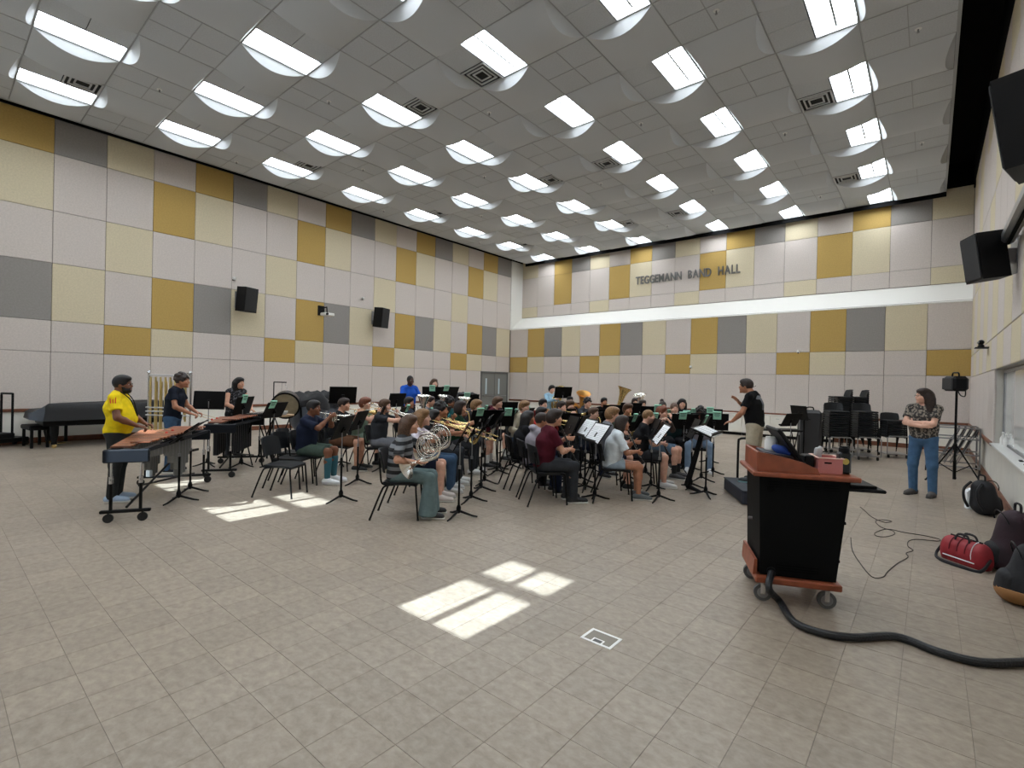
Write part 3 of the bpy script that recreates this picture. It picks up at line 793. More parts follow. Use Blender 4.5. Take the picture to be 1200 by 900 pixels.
# ---- materials for people
SK = {k: mat('skin_'+k, c, 0.55, spec=0.35, var=0.05, vscale=20) for k, c in dict(fair=(216, 168, 146), light=(200, 150, 124), tan=(172, 118, 90), brown=(122, 78, 56), dark=(74, 48, 38)).items()}
HAIRC = {k: mat('hair_'+k, c, 0.5, spec=0.4, var=0.25, vscale=60, bump=0.3, bscale=120) for k, c in dict(black=(24, 20, 20), dark=(44, 32, 27), brown=(78, 54, 38), light=(124, 92, 60), blond=(168, 136, 92), red=(112, 62, 42)).items()}
def cloth(name, rgb): return mat('cloth_'+name, rgb, 0.9, spec=0.15, var=0.07, vscale=12, bump=0.7, bscale=15)
EYEW = mat('eye_white', (225, 222, 216), 0.3); EYED = mat('eye_iris', (38, 26, 20), 0.25)
_cache = {}
def cached(key, fn):
    if key not in _cache: _cache[key] = fn()
    return _cache[key]
POSES = {}
def pose(name, kind, **o): POSES[name] = joints(kind, **o)
pose('clarinet', 'sit', lean=.06, wR=(.035, .33, .755), wL=(-.035, .29, .90), dR=(-.3, .7, -.3), dL=(.35, .7, .0), nR=(-.6, -.6, .2), nL=(.6, -.6, .2), cR=.7, cL=.7)
pose('flute', 'sit', lean=.04, wR=(.40, .15, 1.03), wL=(.12, .27, 1.03), dR=(-.1, .4, .5), dL=(.1, -.5, .6), nR=(-.2, .6, -.6), nL=(.1, -.8, -.2), pR=(.6, -.2, -.8), pL=(-.7, .2, -.7), cR=.8, cL=.7, hx=.0)
pose('trumpet', 'sit', lean=.03, wR=(.05, .33, 1.045), wL=(-.05, .31, 1.05), dR=(-.1, .7, .5), dL=(.1, .7, .5), nR=(-1, .0, -.1), nL=(1, 0, -.1), cR=.8, cL=.9)
pose('trombone', 'sit', lean=.03, wR=(.04, .54, .96), wL=(-.07, .24, 1.06), dR=(-.2, .7, .4), dL=(.3, .4, .5), nR=(-.9, -.1, .0), nL=(.9, 0, -.1), cR=.9, cL=.9)
pose('horn', 'sit', lean=.05, wR=(.22, .20, .74), wL=(-.03, .33, .97), dR=(.1, .8, -.1), dL=(.3, .6, .2), nR=(-.3, 0, 1), nL=(.9, -.3, 0), pL=(-.8, .0, -.6), cR=.25, cL=.9)
pose('sax', 'sit', lean=.05, wR=(.16, .20, .70), wL=(.0, .27, .93), dR=(.1, .6, -.4), dL=(.2, .7, .0), nR=(-.9, -.2, 0), nL=(.7, -.5, .0), cR=.7, cL=.7)
pose('tuba', 'sit', lean=.0, wR=(.08, .33, .93), wL=(-.20, .27, .80), dR=(-.3, .7, .2), dL=(.5, .6, -.1), nR=(-.8, -.5, 0), nL=(.6, -.6, .2), cR=.7, cL=.7)
pose('rest', 'sit', lean=.05, wR=(.13, .28, .635), wL=(-.13, .28, .635), dR=(-.2, .9, -.15), dL=(.2, .9, -.15), nR=(0, 0, -1), nL=(0, 0, -1), cR=.35, cL=.35)
pose('bent', 'sit', lean=.14, hz=-.05, hy=.03, spread=.2, wR=(.30, .20, 1.05), wL=(.10, .34, 1.02), dR=(-.1, .4, .5), dL=(.1, -.5, .6), nR=(-.2, .6, -.6), nL=(.1, -.8, -.2), pR=(.9, -.1, .1), pL=(-.9, .3, -.2), cR=.8, cL=.7)
pose('mallet_big', 'stand', lean=.01, fat=1.2, wR=(.17, .27, 1.04), wL=(-.18, .27, 1.04), dR=(-.15, .9, -.25), dL=(.15, .9, -.25), nR=(-.3, 0, -1), nL=(.3, 0, -1), cR=.95, cL=.95, hz=-.02)
pose('mallet', 'stand', lean=.06, wR=(.16, .32, 1.04), wL=(-.16, .32, 1.04), dR=(-.15, .9, -.3), dL=(.15, .9, -.3), nR=(-.3, 0, -1), nL=(.3, 0, -1), cR=.95, cL=.95, hy=.02, hz=-.02)
pose('conduct', 'stand', lean=.05, fat=1.06, wR=(.05, .28, 1.31), wL=(-.21, .29, 1.0), dR=(-.2, .5, .6), dL=(.1, .9, -.25), nR=(-.7, .5, 0), nL=(.3, 0, -1), pR=(.8, .0, -.6), cR=.3, cL=.3, hy=.05, hz=-.03)
pose('crossed', 'stand', hyaw=-.75, fat=1.06, stance=.13, wR=(-.05, .225, 1.13), wL=(.07, .19, 1.19), pR=(.9, .2, -.5), pL=(-.9, .2, -.5), dR=(-.8, -.15, .12), dL=(.8, -.2, .1), nR=(0, -1, 0), nL=(0, -1, 0), cR=.35, cL=.35)
pose('side', 'stand', lean=.03, wR=(.16, .34, 1.05), wL=(-.16, .34, 1.05))
pose('hold_horn', 'stand', lean=.0, wR=(.08, .36, 1.30), wL=(-.18, .30, 1.20), cR=.8, cL=.8)

def person(label, loc, rotz, posename, skin='light', hair='short', hairc='brown', shirt=('tee', None), pants=('long', None), shoe=(28, 28, 30), sole=(215, 213, 208), sock=None, sockh=.15, res=.014, group=None, scale=None, headyaw=0.0, cat='person'):
    J = POSES[posename]; t = thing('person', label, cat, loc, rotz, group, scale)
    bd = obj('body', cached((posename, 'b', res), lambda: body_mesh(J, res)), SK[skin], t)
    c = J['head']
    e1 = MB(); e2 = MB()
    def eyes():
        m = MB()
        for s in (-1, 1): m.sphere((s*.031, .0745, .006), .0125, 8, 6)
        return m.mesh('eyes')
    def iris():
        m = MB()
        for s in (-1, 1): m.sphere((s*.031, .0825, .006), .0068, 8, 6)
        return m.mesh('irises')
    def brows():
        m = MB()
        for s in (-1, 1): m.tube([(s*.015, .090, .031), (s*.032, .089, .037), (s*.05, .076, .031)], [.004, .005, .003], 6)
        return m.mesh('eyebrows')
    def mouth():
        m = MB(); m.tube([(-.022, .096, -.063), (0, .1025, -.062), (.022, .096, -.063)], [.0025, .004, .0025], 6); return m.mesh('mouth')
    rt = (0, 0, J['hyaw'])
    e = obj('eyes', cached('eyes', eyes), EYEW, bd, c, rt); obj('irises', cached('iris', iris), EYED, e)
    obj('eyebrows', cached('brows', brows), HAIRC[hairc], bd, c, rt)
    obj('mouth', cached('mouth', mouth), mat('lips', (150, 84, 76), 0.5), bd, c, rt)
    if hair: obj('hair', cached(('hair', hair, res), lambda: hair_mesh(hair, V3(0, 0, 0), min(res, .012))), HAIRC[hairc], t, c, (0, 0, J['hyaw']))
    k, m = shirt
    kw = dict(tee={}, long=dict(long_=True), tank=dict(sleeve=0), hood=dict(long_=True, hood=True, ease=.026), loose=dict(ease=.028, sleeve=.80), polo=dict(sleeve=.55))[k]
    obj('shirt', cached((posename, 's', k, res), lambda: shirt_mesh(J, res, **kw)), m, t)
    k, m = pants
    obj('shorts' if k in ('shorts', 'mini') else 'trousers', cached((posename, 'p', k, res), lambda: pants_mesh(J, res, k)), m, t)
    for n in 'LR':
        up, so_ = cached((posename, 'shoe', n, res), lambda: shoe_meshes(J, n, min(res, .012)))
        u = obj('shoe', up, mat('shoe_%d_%d_%d' % shoe, shoe, 0.6), t); obj('sole', so_, mat('sole_%d_%d_%d' % sole, sole, 0.6), u)
        if sock: obj('sock', cached((posename, 'sock', n, sockh, res), lambda: sock_mesh(J, n, min(res, .012), sockh)), mat('sock_%d_%d_%d' % sock, sock, 0.9), t)
    return t
def glasses(p, posename):
    c = POSES[posename]['head']; mb = MB()
    for s in (-1, 1):
        mb.tube([(s*.031+.021*math.cos(a), .1+.0*s, .004+.017*math.sin(a)) for a in [i*math.pi/6 for i in range(13)]], .0022, 5, False)
        mb.tube([(s*.052, .098, .008), (s*.078, .07, .01), (s*.08, -.01, .008)], .002, 5)
    mb.tube([(-.01, .1, .006), (.01, .1, .006)], .002, 5)
    g = mb.build('glasses', BLACKP, p, loc=c); g.rotation_euler = (0, 0, POSES[posename]['hyaw'])
# ================================================================== CHAIRS, STANDS, INSTRUMENTS
SEATM = mat('chair_black_plastic', (22, 24, 27), 0.5, spec=0.35, var=0.05)
def curved_back(mb, y, z0, z1, w, t=.02, curve=.05, tilt=.06, n=8):
    vs = []
    rows = 5
    for side in (0, 1):
        for r_ in range(rows+1):
            q = r_/rows; zz = z0+(z1-z0)*q
            ww = w*(1-.10*q**3-.06*(1-q)**4)
            for i in range(n+1):
                a = i/n*2-1
                vs.append((a*ww/2, y-tilt*q+curve*a*a*1.0-(t if side else 0), zz-(.018*a*a if r_ == rows else 0)))
    W = n+1; S = W*(rows+1); fs = []
    for r_ in range(rows):
        for i in range(n):
            a = r_*W+i; fs.append((a, a+1, a+W+1, a+W)); fs.append((S+a, S+a+W, S+a+W+1, S+a+1))
    for r_ in range(rows):
        a = r_*W; fs.append((a, a+W, S+a+W, S+a)); a = r_*W+n; fs.append((a, S+a, S+a+W, a+W))
    for i in range(n):
        a = i; fs.append((a, S+a, S+a+1, a+1)); a = rows*W+i; fs.append((a, a+1, S+a+1, S+a))
    mb.add(vs, [f[::-1] for f in fs])
def make_chair(label):
    t = thing('music_chair', label, 'chair')
    mb = MB(); n = 8; vs = []; fs = []
    for side in (0, 1):
        for j in range(n+1):
            for i in range(n+1):
                u = i/n*2-1; v = j/n*2-1
                x = u*.215*(1-.05*v*v-.04*max(0, -v)); y = v*.205+.01
                z = .455-.012*(1-u*u)*(1-v*v)-(.02*max(0, v-.6)/.4)-(0 if side == 0 else .035)
                if side: x *= .96; y = y*.96
                vs.append((x, y, z))
    W = n+1; S = W*W
    for j in range(n):
        for i in range(n):
            a = j*W+i; fs.append((a, a+1, a+W+1, a+W)); fs.append((S+a, S+a+W, S+a+W+1, S+a+1))
    for i in range(n):
        a = i; fs.append((a, S+a, S+a+1, a+1)); a = n*W+i; fs.append((a, a+1, S+a+1, S+a))
        a = i*W; fs.append((a, a+W, S+a+W, S+a)); a = i*W+n; fs.append((a, S+a, S+a+W, a+W))
    mb.add(vs, fs); mb.build('seat', SEATM, t, 50)
    mb = MB(); curved_back(mb, -.215, .565, .835, .435); mb.build('backrest', SEATM, t, 50)
    for s in (-1, 1):
        mb = MB(); mb.tube(smooth_path([(s*.20, .13, .425), (s*.205, .195, .415), (s*.212, .205, .34), (s*.215, .235, .012)], 4), .0115, 8); leg = mb.build('leg', BLACK, t); MB().cyl((s*.215, .235, 0), (s*.215, .235, .02), .014, n=8).build('foot_cap', RUBBER, leg)
        mb = MB(); mb.tube(smooth_path([(s*.20, -.06, .425), (s*.207, -.16, .41), (s*.213, -.21, .34), (s*.225, -.335, .012)], 4), .0115, 8); leg = mb.build('leg', BLACK, t); MB().cyl((s*.225, -.335, 0), (s*.225, -.335, .02), .014, n=8).build('foot_cap', RUBBER, leg)
        mb = MB(); mb.tube(smooth_path([(s*.20, -.10, .425), (s*.205, -.20, .44), (s*.20, -.225, .56), (s*.19, -.245, .74)], 4), .0115, 8); mb.build('back_upright', BLACK, t)
    mb = MB(); mb.tube([(-.20, .12, .422), (.20, .12, .422)], .010, 8); mb.tube([(-.20, -.09, .422), (.20, -.09, .422)], .010, 8); mb.build('crossbar', BLACK, t)
    return t
CHAIR0 = None
def chair(loc, rotz, label, group=None):
    global CHAIR0
    if CHAIR0 is None:
        CHAIR0 = make_chair(label); CHAIR0.location = loc; CHAIR0.rotation_euler = (0, 0, rotz)
        if group: CHAIR0['group'] = group
        return CHAIR0
    return dup(CHAIR0, loc, rotz, label, group)

STAND0 = {}
def make_stand(label, zc, tilt, wide):
    t = thing('music_stand', label, 'music stand')
    for k in range(3):
        a = math.pi/2+k*2*math.pi/3; dx, dy = math.cos(a), math.sin(a); mb = MB()
        mb.tube([(dx*.02, dy*.02, .075), (dx*.09, dy*.09, .050), (dx*.17, dy*.17, .022), (dx*.235, dy*.235, .010)], [.016, .015, .013, .010], 6)
        mb.build('leg', BLACK, t)
    mb = MB(); mb.cyl((0, 0, .05), (0, 0, .62), .0135, n=10); mb.lathe([(0, .05), (.028, .06), (.030, .12), (.018, .15), (.0135, .16)], n=10); mb.build('pole', BLACK, t)
    mb = MB(); mb.cyl((0, 0, .58), (0, 0, zc-.02), .008, n=8); mb.cyl((0, 0, .60), (0, 0, .64), .018, n=10); mb.build('inner_rod', STEEL, t)
    w = .50*wide; h = .335
    R = Matrix.Rotation(-tilt, 3, 'X')
    mb = MB(); mb.box(R @ Vector((0, 0.0, 0)), (w, .004, h), .0, R)
    for s in (-1, 1): mb.box(R @ Vector((s*(w/2), -.006, 0)), (.006, .014, h), 0, R)
    mb.box(R @ Vector((0, -.032, -h/2)), (w, .064, .004), 0, R); mb.box(R @ Vector((0, -.064, -h/2+.01)), (w, .004, .022), 0, R)
    mb.box(R @ Vector((0, .004, h/2)), (w, .012, .006), 0, R)
    mb.build('desk', BLACK, t, 0, (0, .02, zc))
    mb = MB(); mb.box(R @ Vector((0, .016, -.03)), (.06, .03, .09), .006, R); mb.cyl((0, -.005, -.05), (0, .04, -.03), .012, n=8); mb.build('tilt_bracket', BLACK, t, 35, (0, .01, zc))
    return t
def stand(loc, rotz, label, zc=.99, tilt=.42, wide=1.0, group=None):
    key = (round(zc, 2), round(tilt, 2), wide)
    if key not in STAND0:
        s = STAND0[key] = make_stand(label, zc, tilt, wide); s.location = loc; s.rotation_euler = (0, 0, rotz)
        if group: s['group'] = group
    else: s = dup(STAND0[key], loc, rotz, label, group)
    return s
MINT = mat('mint_card', (158, 214, 190), 0.8); INK = mat('card_ink', (40, 62, 52), 0.8); PAPER = mat('white_paper', (238, 240, 242), 0.8); PRINT = mat('sheet_print', (120, 122, 128), 0.8)
def local(loc, rotz, p):
    c, s = math.cos(rotz), math.sin(rotz)
    return (loc[0]+c*p[0]-s*p[1], loc[1]+s*p[0]+c*p[1], loc[2]+p[2])
def card(sloc, rotz, label, zc=.99, tilt=.42, dx=.1, sx=1.0, group=None):
    R = Matrix.Rotation(-tilt, 3, 'X'); q = R @ Vector((dx, 0, .335/2-.02)); p = local(sloc, rotz, (q.x, q.y+.02, q.z+zc))
    t = thing('name_card', label, 'card', p, rotz, group)
    w = .145*sx
    mb = MB(); mb.box(R @ Vector((0, .0145, -.015)), (w, .0012, .155), 0, R); mb.box(R @ Vector((0, -.010, .035)), (w, .0012, .055), 0, R); mb.box(R @ Vector((0, .0022, .0625)), (w, .0255, .0012), 0, R); mb.build('folded_card', MINT, t, 0)
    mb = MB()
    for side, y in ((1, .0156),):
        for k, (ww, zz, hh) in enumerate(((.8, .035, .012), (.62, .01, .007), (.7, -.01, .007), (.5, -.03, .007))):
            mb.box(R @ Vector((0, y, zz)), (w*ww, .0008, hh), 0, R)
    mb.box(R @ Vector((0, -.0110, .04)), (w*.75, .0006, .012), 0, R)
    mb.build('print', INK, t, 0)
    return t
def sheet(sloc, rotz, label, zc=.99, tilt=.42, dx=0, w=.24, h=.31, up=.03, n=1):
    R = Matrix.Rotation(-tilt, 3, 'X'); q = R @ Vector((dx, -.006, -.335/2+.004)); p = local(sloc, rotz, (q.x, q.y+.02, q.z+zc))
    t = thing('sheet_music', label, 'sheet music', p, rotz)
    mb = MB(); pr = MB()
    for k in range(n):
        ox = (k-(n-1)/2)*(w+.004)
        mb.box(R @ Vector((ox, 0, h/2)), (w, .002, h), 0, R)
        for i in range(9): pr.box(R @ Vector((ox, -.0016, h*(.12+.09*i))), (w*.84, .0006, .0035), 0, R)
    mb.build('paper', PAPER, t, 0); pr.build('staves', PRINT, t, 0)
    return t

GOLD = mat('brass_gold', (226, 200, 138), 0.25, 1.0); COPPER = mat('copper_brass', (206, 156, 92), 0.28, 1.0); SILVER = mat('silver_plate', (226, 222, 214), 0.22, 1.0); GREN = mat('grenadilla', (22, 20, 20), 0.4)
def bell_prof(r0, r1, L, n=10, p=3.2): return [(r0+(r1-r0)*(i/n)**p, L*i/n) for i in range(n+1)]
def shell(prof, th=.002): return prof+[(max(r-th, .0), z+.0005) for r, z in prof[::-1]]
def mk_clarinet(t):
    a, b = Vector((0, .185, 1.10)), Vector((0, .44, .56)); d = (b-a).normalized()
    MB().tube([a-d*.03, a+d*.03], [.006, .010], 10).build('mouthpiece', GREN, t)
    L = (b-a).length
    mb = MB(); mb.lathe([(.0125, .03), (.015, .05), (.0135, .07), (.0135, .26), (.016, .27), (.016, .29), (.014, .30), (.014, L-.10), (.017, L-.09), (.017, L-.075), (.018, L-.05), (.036, L), (.03, L), (.012, L-.04)], a, d, 12); mb.build('clarinet_body', GREN, t)
    mb = MB(); sd_ = d.cross(Vector((1, 0, 0))).normalized()*-1
    for i in range(9):
        p = a+d*(.09+.05*i); mb.cyl(p+sd_*.012, p+sd_*.019, .0075, n=8)
    mb.tube([a+d*.08+Vector((.012, -.01, 0)), a+d*(L-.12)+Vector((.012, -.01, 0))], .0025, 5)
    mb.build('keys', SILVER, t)
def mk_flute(t):
    a, b = Vector((-.10, .165, 1.125)), Vector((.56, .10, 1.06)); d = (b-a).normalized()
    mb = MB(); mb.tube([a, b], .0105, 10); mb.build('tube', SILVER, t)
    mb = MB(); mb.sphere(a+d*.10+Vector((0, -.004, .008)), (.018, .012, .006), 8, 4); mb.build('lip_plate', SILVER, t)
    mb = MB()
    for i in range(11): p = a+d*(.24+.035*i); mb.cyl(p+Vector((0, 0, .009)), p+Vector((0, 0, .015)), .008, n=8)
    mb.tube([a+d*.22+Vector((0, -.01, .010)), a+d*.63+Vector((0, -.01, .010))], .0025, 5); mb.build('keys', SILVER, t)
def mk_trumpet(t, m=GOLD):
    a = Vector((0, .165, 1.125)); d = Vector((0, 1, -.12)).normalized(); up = Vector((0, .12, 1)).normalized()
    mb = MB(); mb.tube([a, a+d*.05, a+d*.42], [.008, .005, .006], 8); mb.tube(arc(a+d*.42-up*.035, .035, math.pi/2, -math.pi/2, 8, d, up), .006, 8); mb.tube([a+d*.42-up*.07, a+d*.20-up*.07], .006, 8); mb.tube(arc(a+d*.13-up*.035, .035, math.pi/2, 3*math.pi/2, 8, d, up), .007, 8); mb.tube([a+d*.13-up*.07, a+d*.30-up*.07], .007, 8); mb.build('tubing', m, t)
    mb = MB(); mb.lathe(shell(bell_prof(.008, .062, .38)), a+d*.13, d, 16); mb.build('bell', m, t)
    for i in range(3):
        mb = MB(); p = a+d*(.22+.032*i)-up*.04; mb.cyl(p-up*.07, p+up*.05, .0125, n=10); mb.cyl(p+up*.05, p+up*.075, .003, n=6); mb.lathe([(.0, .075), (.008, .075), (.008, .079), (0, .081)], p, up, 8); mb.build('valve', m, t)
def mk_trombone(t, m=GOLD):
    a = Vector((0.02, .165, 1.125)); d = Vector((.05, 1, -.30)).normalized(); lat = Vector((1, 0, 0)); q = Vector((-.13, 0, .02))
    mb = MB(); mb.tube([a, a+d*.04, a+d*.1], [.011, .006, .006], 8); mb.tube([a+d*.1, a+d*.92], .0065, 8); mb.tube([a+d*.1+lat*.085, a+d*.92+lat*.085], .0065, 8); mb.tube(arc(a+d*.92+lat*.0425, .0425, math.pi, 0, 8, lat, d), .008, 8)
    for z in (.14, .34, .42): mb.tube([a+d*z, a+d*z+lat*.085], .005, 6)
    mb.build('slide', m, t)
    mb = MB(); p0 = a+d*.12+lat*.085; mb.tube([p0, p0-d*.45], .007, 8); c = p0-d*.45-lat*.10; mb.tube(arc(c, .10, 0, -math.pi, 12, lat, d), .009, 8); e = c-lat*.10
    mb.tube([e, e+d*.45], [.009, .013], 8); mb.build('bell_section', m, t)
    mb = MB(); mb.lathe(shell(bell_prof(.013, .10, .30)), e+d*.45, d, 18); mb.build('bell', m, t)
def mk_horn(t, m=SILVER):
    c = Vector((.10, .345, .93)); U, Vv = Vector((.25, 1, 0)).normalized(), Vector((0, 0, 1)); N = U.cross(Vv).normalized()
    mb = MB(); mb.tube(arc(c, .165, 0, 2*math.pi, 32, U, Vv), .0105, 8); mb.build('outer_ring', m, t)
    mb = MB(); mb.tube(arc(c+N*.02, .135, .3, 2*math.pi-.2, 28, U, Vv), .008, 8); mb.tube(arc(c-N*.02, .115, 1.2, 2*math.pi+.6, 28, U, Vv), .008, 8); mb.build('inner_ring', m, t)
    mb = MB()
    for i in range(5):
        o = -.075+.034*i; p0 = c+U*(o-.045)+Vv*.085; p1 = c+U*(o+.045)-Vv*.085
        mb.tube([p0+N*.012, p1+N*.012], .0065, 6)
        mb.tube(arc(p0+N*.012+U*.017, .017, math.pi, 0, 6, U, Vv), .0065, 6)
    mb.build('valve_slides', m, t)
    for i in range(3):
        mb = MB(); p = c+U*(-.04+.045*i)-Vv*.02; mb.cyl(p-N*.03, p+N*.03, .019, n=12); mb.build('rotary_valve', m, t)
    mb = MB(); mb.tube(smooth_path([(0, .165, 1.125), (.02, .24, 1.11), (.06, .36, 1.105), (c+U*.10+Vv*.13)], 6), [.008]+[.0055]*18, 8); mb.build('leadpipe', m, t)
    b0 = c+Vector((.02, -.05, -.165)); b1 = Vector((.22, .22, .735)); dirn = Vector((.62, -.70, -.30)).normalized()
    mb = MB(); pth = smooth_path([c+U*.165, c+U*.13-Vv*.12, c-Vv*.17+U*.02, b1], 6); mb.tube(pth, [.011+.018*(i/(len(pth)-1)) for i in range(len(pth))], 10); mb.build('bell_throat', m, t)
    mb = MB(); mb.lathe(shell(bell_prof(.029, .150, .17, 10, 2.2)), b1, dirn, 24); mb.build('bell', m, t)
def mk_sax(t, m=GOLD):
    pts = smooth_path([(.02, .165, 1.115), (.025, .22, 1.13), (.03, .25, 1.08), (.045, .27, .98)], 5)
    MB().tube([(.02, .14, 1.108), (.02, .19, 1.122)], [.006, .011], 8).build('mouthpiece', GREN, t)
    MB().tube(pts, [.008+.005*i/(len(pts)-1) for i in range(len(pts))], 8).build('neck', m, t)
    p2 = smooth_path([(.045, .27, .98), (.09, .29, .80), (.14, .31, .62), (.16, .36, .555), (.165, .42, .60), (.155, .45, .68)], 6)
    mb = MB(); mb.tube(p2, [.014+.024*i/(len(p2)-1) for i in range(len(p2))], 12); mb.build('body_tube', m, t)
    MB().lathe(shell(bell_prof(.038, .062, .16, 8, 2.2)), (.155, .45, .66), (-.10, .25, 1), 16).build('bell', m, t)
    mb = MB()
    for i in range(7): mb.cyl((.06+.012*i, .255+.003*i, .93-.05*i), (.05+.012*i, .235+.003*i, .93-.05*i), .011+.001*i, n=8)
    mb.build('keys', m, t)
def mk_tuba(t, m=GOLD, sc=1.0, bell_r=.20, top=1.62, tilt=(.16, .06), bellm=None):
    c = Vector((-.02, .26, .82)); U, Vv = Vector((1, 0, 0)), Vector((0, 0, 1))
    mb = MB()
    def oval(cx, cy, a, b, r): mb.tube([c+Vector((cx+a*math.cos(q), cy, b*math.sin(q))) for q in [i*2*math.pi/26 for i in range(27)]], r, 8)
    oval(0, .0, .19*sc, .30*sc, .030*sc); oval(-.01, .05, .15*sc, .25*sc, .022*sc); oval(.01, -.04, .12*sc, .21*sc, .017*sc); mb.build('tubing', m, t)
    for i in range(3 if sc < .9 else 4):
        mb = MB(); p = c+Vector((.02+.042*i*sc, .09, -.02)); mb.cyl(p-Vv*.13*sc, p+Vv*.12*sc, .02*sc, n=10); mb.cyl(p+Vv*.12*sc, p+Vv*.16*sc, .005, n=6); mb.build('valve', m, t)
    MB().tube(smooth_path([(0, .165, 1.12), (.0, .21, 1.11), (.10*sc, .27, 1.04), (.14*sc, .28, .95)], 5), [.013]+[.007]*15, 8).build('leadpipe', m, t)
    b0 = c+Vector((-.17*sc, .0, -.12)); ax = Vector((tilt[0], tilt[1], 1)).normalized(); L = (top-b0.z)/ax.z
    MB().lathe(shell([(.034*sc, 0), (.045*sc, L*.3), (.062*sc, L*.6), (.085*sc, L*.78), (bell_r*.62, L*.9), (bell_r*.85, L*.965), (bell_r, L)], .004), b0, ax, 24).build('bell', bellm or m, t)
MK = dict(clarinet=mk_clarinet, flute=mk_flute, trumpet=mk_trumpet, trombone=mk_trombone, horn=mk_horn, sax=mk_sax)
INST = {}
def instrument(kind, label, loc, rotz, scale=None, **kw):
    key = (kind, str(sorted((k, str(v)) for k, v in kw.items())))
    nm = dict(horn='french_horn', sax='saxophone').get(kind, kind)
    if key not in INST:
        t = INST[key] = thing(nm, label, nm.replace('_', ' '), loc, rotz)
        if kind in ('tuba', 'euphonium'): mk_tuba(t, **kw)
        else: MK[kind](t, **kw)
    else: t = dup(INST[key], loc, rotz, label)
    if scale: t.scale = (scale,)*3
    return t
# ================================================================== THE BAND
FOC = (14.2, 8.1)                     # where the players look: the podium
def sd_(name, rgb): return cloth(name, rgb)
navy = cloth('navy', (30, 36, 54)); black = cloth('black', (27, 27, 30)); charcoal = cloth('charcoal', (52, 54, 58)); maroon = cloth('maroon', (74, 22, 34)); white = cloth('white', (214, 222, 228)); grey = cloth('grey', (104, 106, 112))
lav = cloth('lavender_white', (206, 198, 208)); green = cloth('green', (122, 140, 124)); jeans = cloth('jeans', (64, 88, 116)); jeansl = cloth('light_jeans', (128, 150, 176)); jeanst = cloth('teal_jeans', (104, 122, 124)); khaki = cloth('khaki', (178, 168, 148)); hoodg = cloth('grey_hoodie', (148, 142, 150)); taupe = cloth('taupe', (84, 72, 68)); olive = cloth('olive', (74, 82, 68)); plum = cloth('plum', (56, 40, 62)); denim = cloth('denim', (88, 108, 128)); tealc = cloth('teal', (40, 96, 100)); sky = cloth('sky', (148, 182, 204)); royal = cloth('royal_blue', (34, 82, 178)); red = cloth('red', (150, 44, 40)); slate = cloth('slate', (72, 80, 92)); brownc = cloth('brown', (96, 66, 48)); cream = cloth('cream', (206, 198, 178)); tan_ = cloth('tan', (158, 132, 100)); forest = cloth('forest', (36, 66, 48))
# striped shirt
st = bpy.data.materials.new('striped_knit'); st.use_nodes = True; nt = st.node_tree; bs = nt.nodes['Principled BSDF']; bs.inputs['Roughness'].default_value = .9
tc = nt.nodes.new('ShaderNodeTexCoord'); sep = nt.nodes.new('ShaderNodeSeparateXYZ'); nt.links.new(tc.outputs['Object'], sep.inputs[0])
mm = nt.nodes.new('ShaderNodeMath'); mm.operation = 'MULTIPLY'; mm.inputs[1].default_value = 10.5; nt.links.new(sep.outputs['Z'], mm.inputs[0])
fr = nt.nodes.new('ShaderNodeMath'); fr.operation = 'FRACT'; nt.links.new(mm.outputs[0], fr.inputs[0])
gt = nt.nodes.new('ShaderNodeMath'); gt.operation = 'GREATER_THAN'; gt.inputs[1].default_value = .5; nt.links.new(fr.outputs[0], gt.inputs[0])
mxc = nt.nodes.new('ShaderNodeMix'); mxc.data_type = 'RGBA'; mxc.inputs['A'].default_value = lin((30, 31, 34)); mxc.inputs['B'].default_value = lin((120, 122, 126)); nt.links.new(gt.outputs[0], mxc.inputs['Factor']); nt.links.new(mxc.outputs['Result'], bs.inputs['Base Color'])
def printed(name, base, ink, scale, thr=.56):
    m = bpy.data.materials.new(name); m.use_nodes = True; nt = m.node_tree; bs = nt.nodes['Principled BSDF']; bs.inputs['Roughness'].default_value = .9
    tc = nt.nodes.new('ShaderNodeTexCoord'); nz = nt.nodes.new('ShaderNodeTexNoise'); nz.inputs['Scale'].default_value = scale; nz.inputs['Detail'].default_value = 4; nt.links.new(tc.outputs['Object'], nz.inputs['Vector'])
    g = nt.nodes.new('ShaderNodeMath'); g.operation = 'GREATER_THAN'; g.inputs[1].default_value = thr; nt.links.new(nz.outputs['Fac'], g.inputs[0])
    mx = nt.nodes.new('ShaderNodeMix'); mx.data_type = 'RGBA'; mx.inputs['A'].default_value = lin(base); mx.inputs['B'].default_value = lin(ink); nt.links.new(g.outputs[0], mx.inputs['Factor']); nt.links.new(mx.outputs['Result'], bs.inputs['Base Color'])
    return m
floral = printed('floral_print', (50, 47, 46), (134, 124, 112), 30, .53)

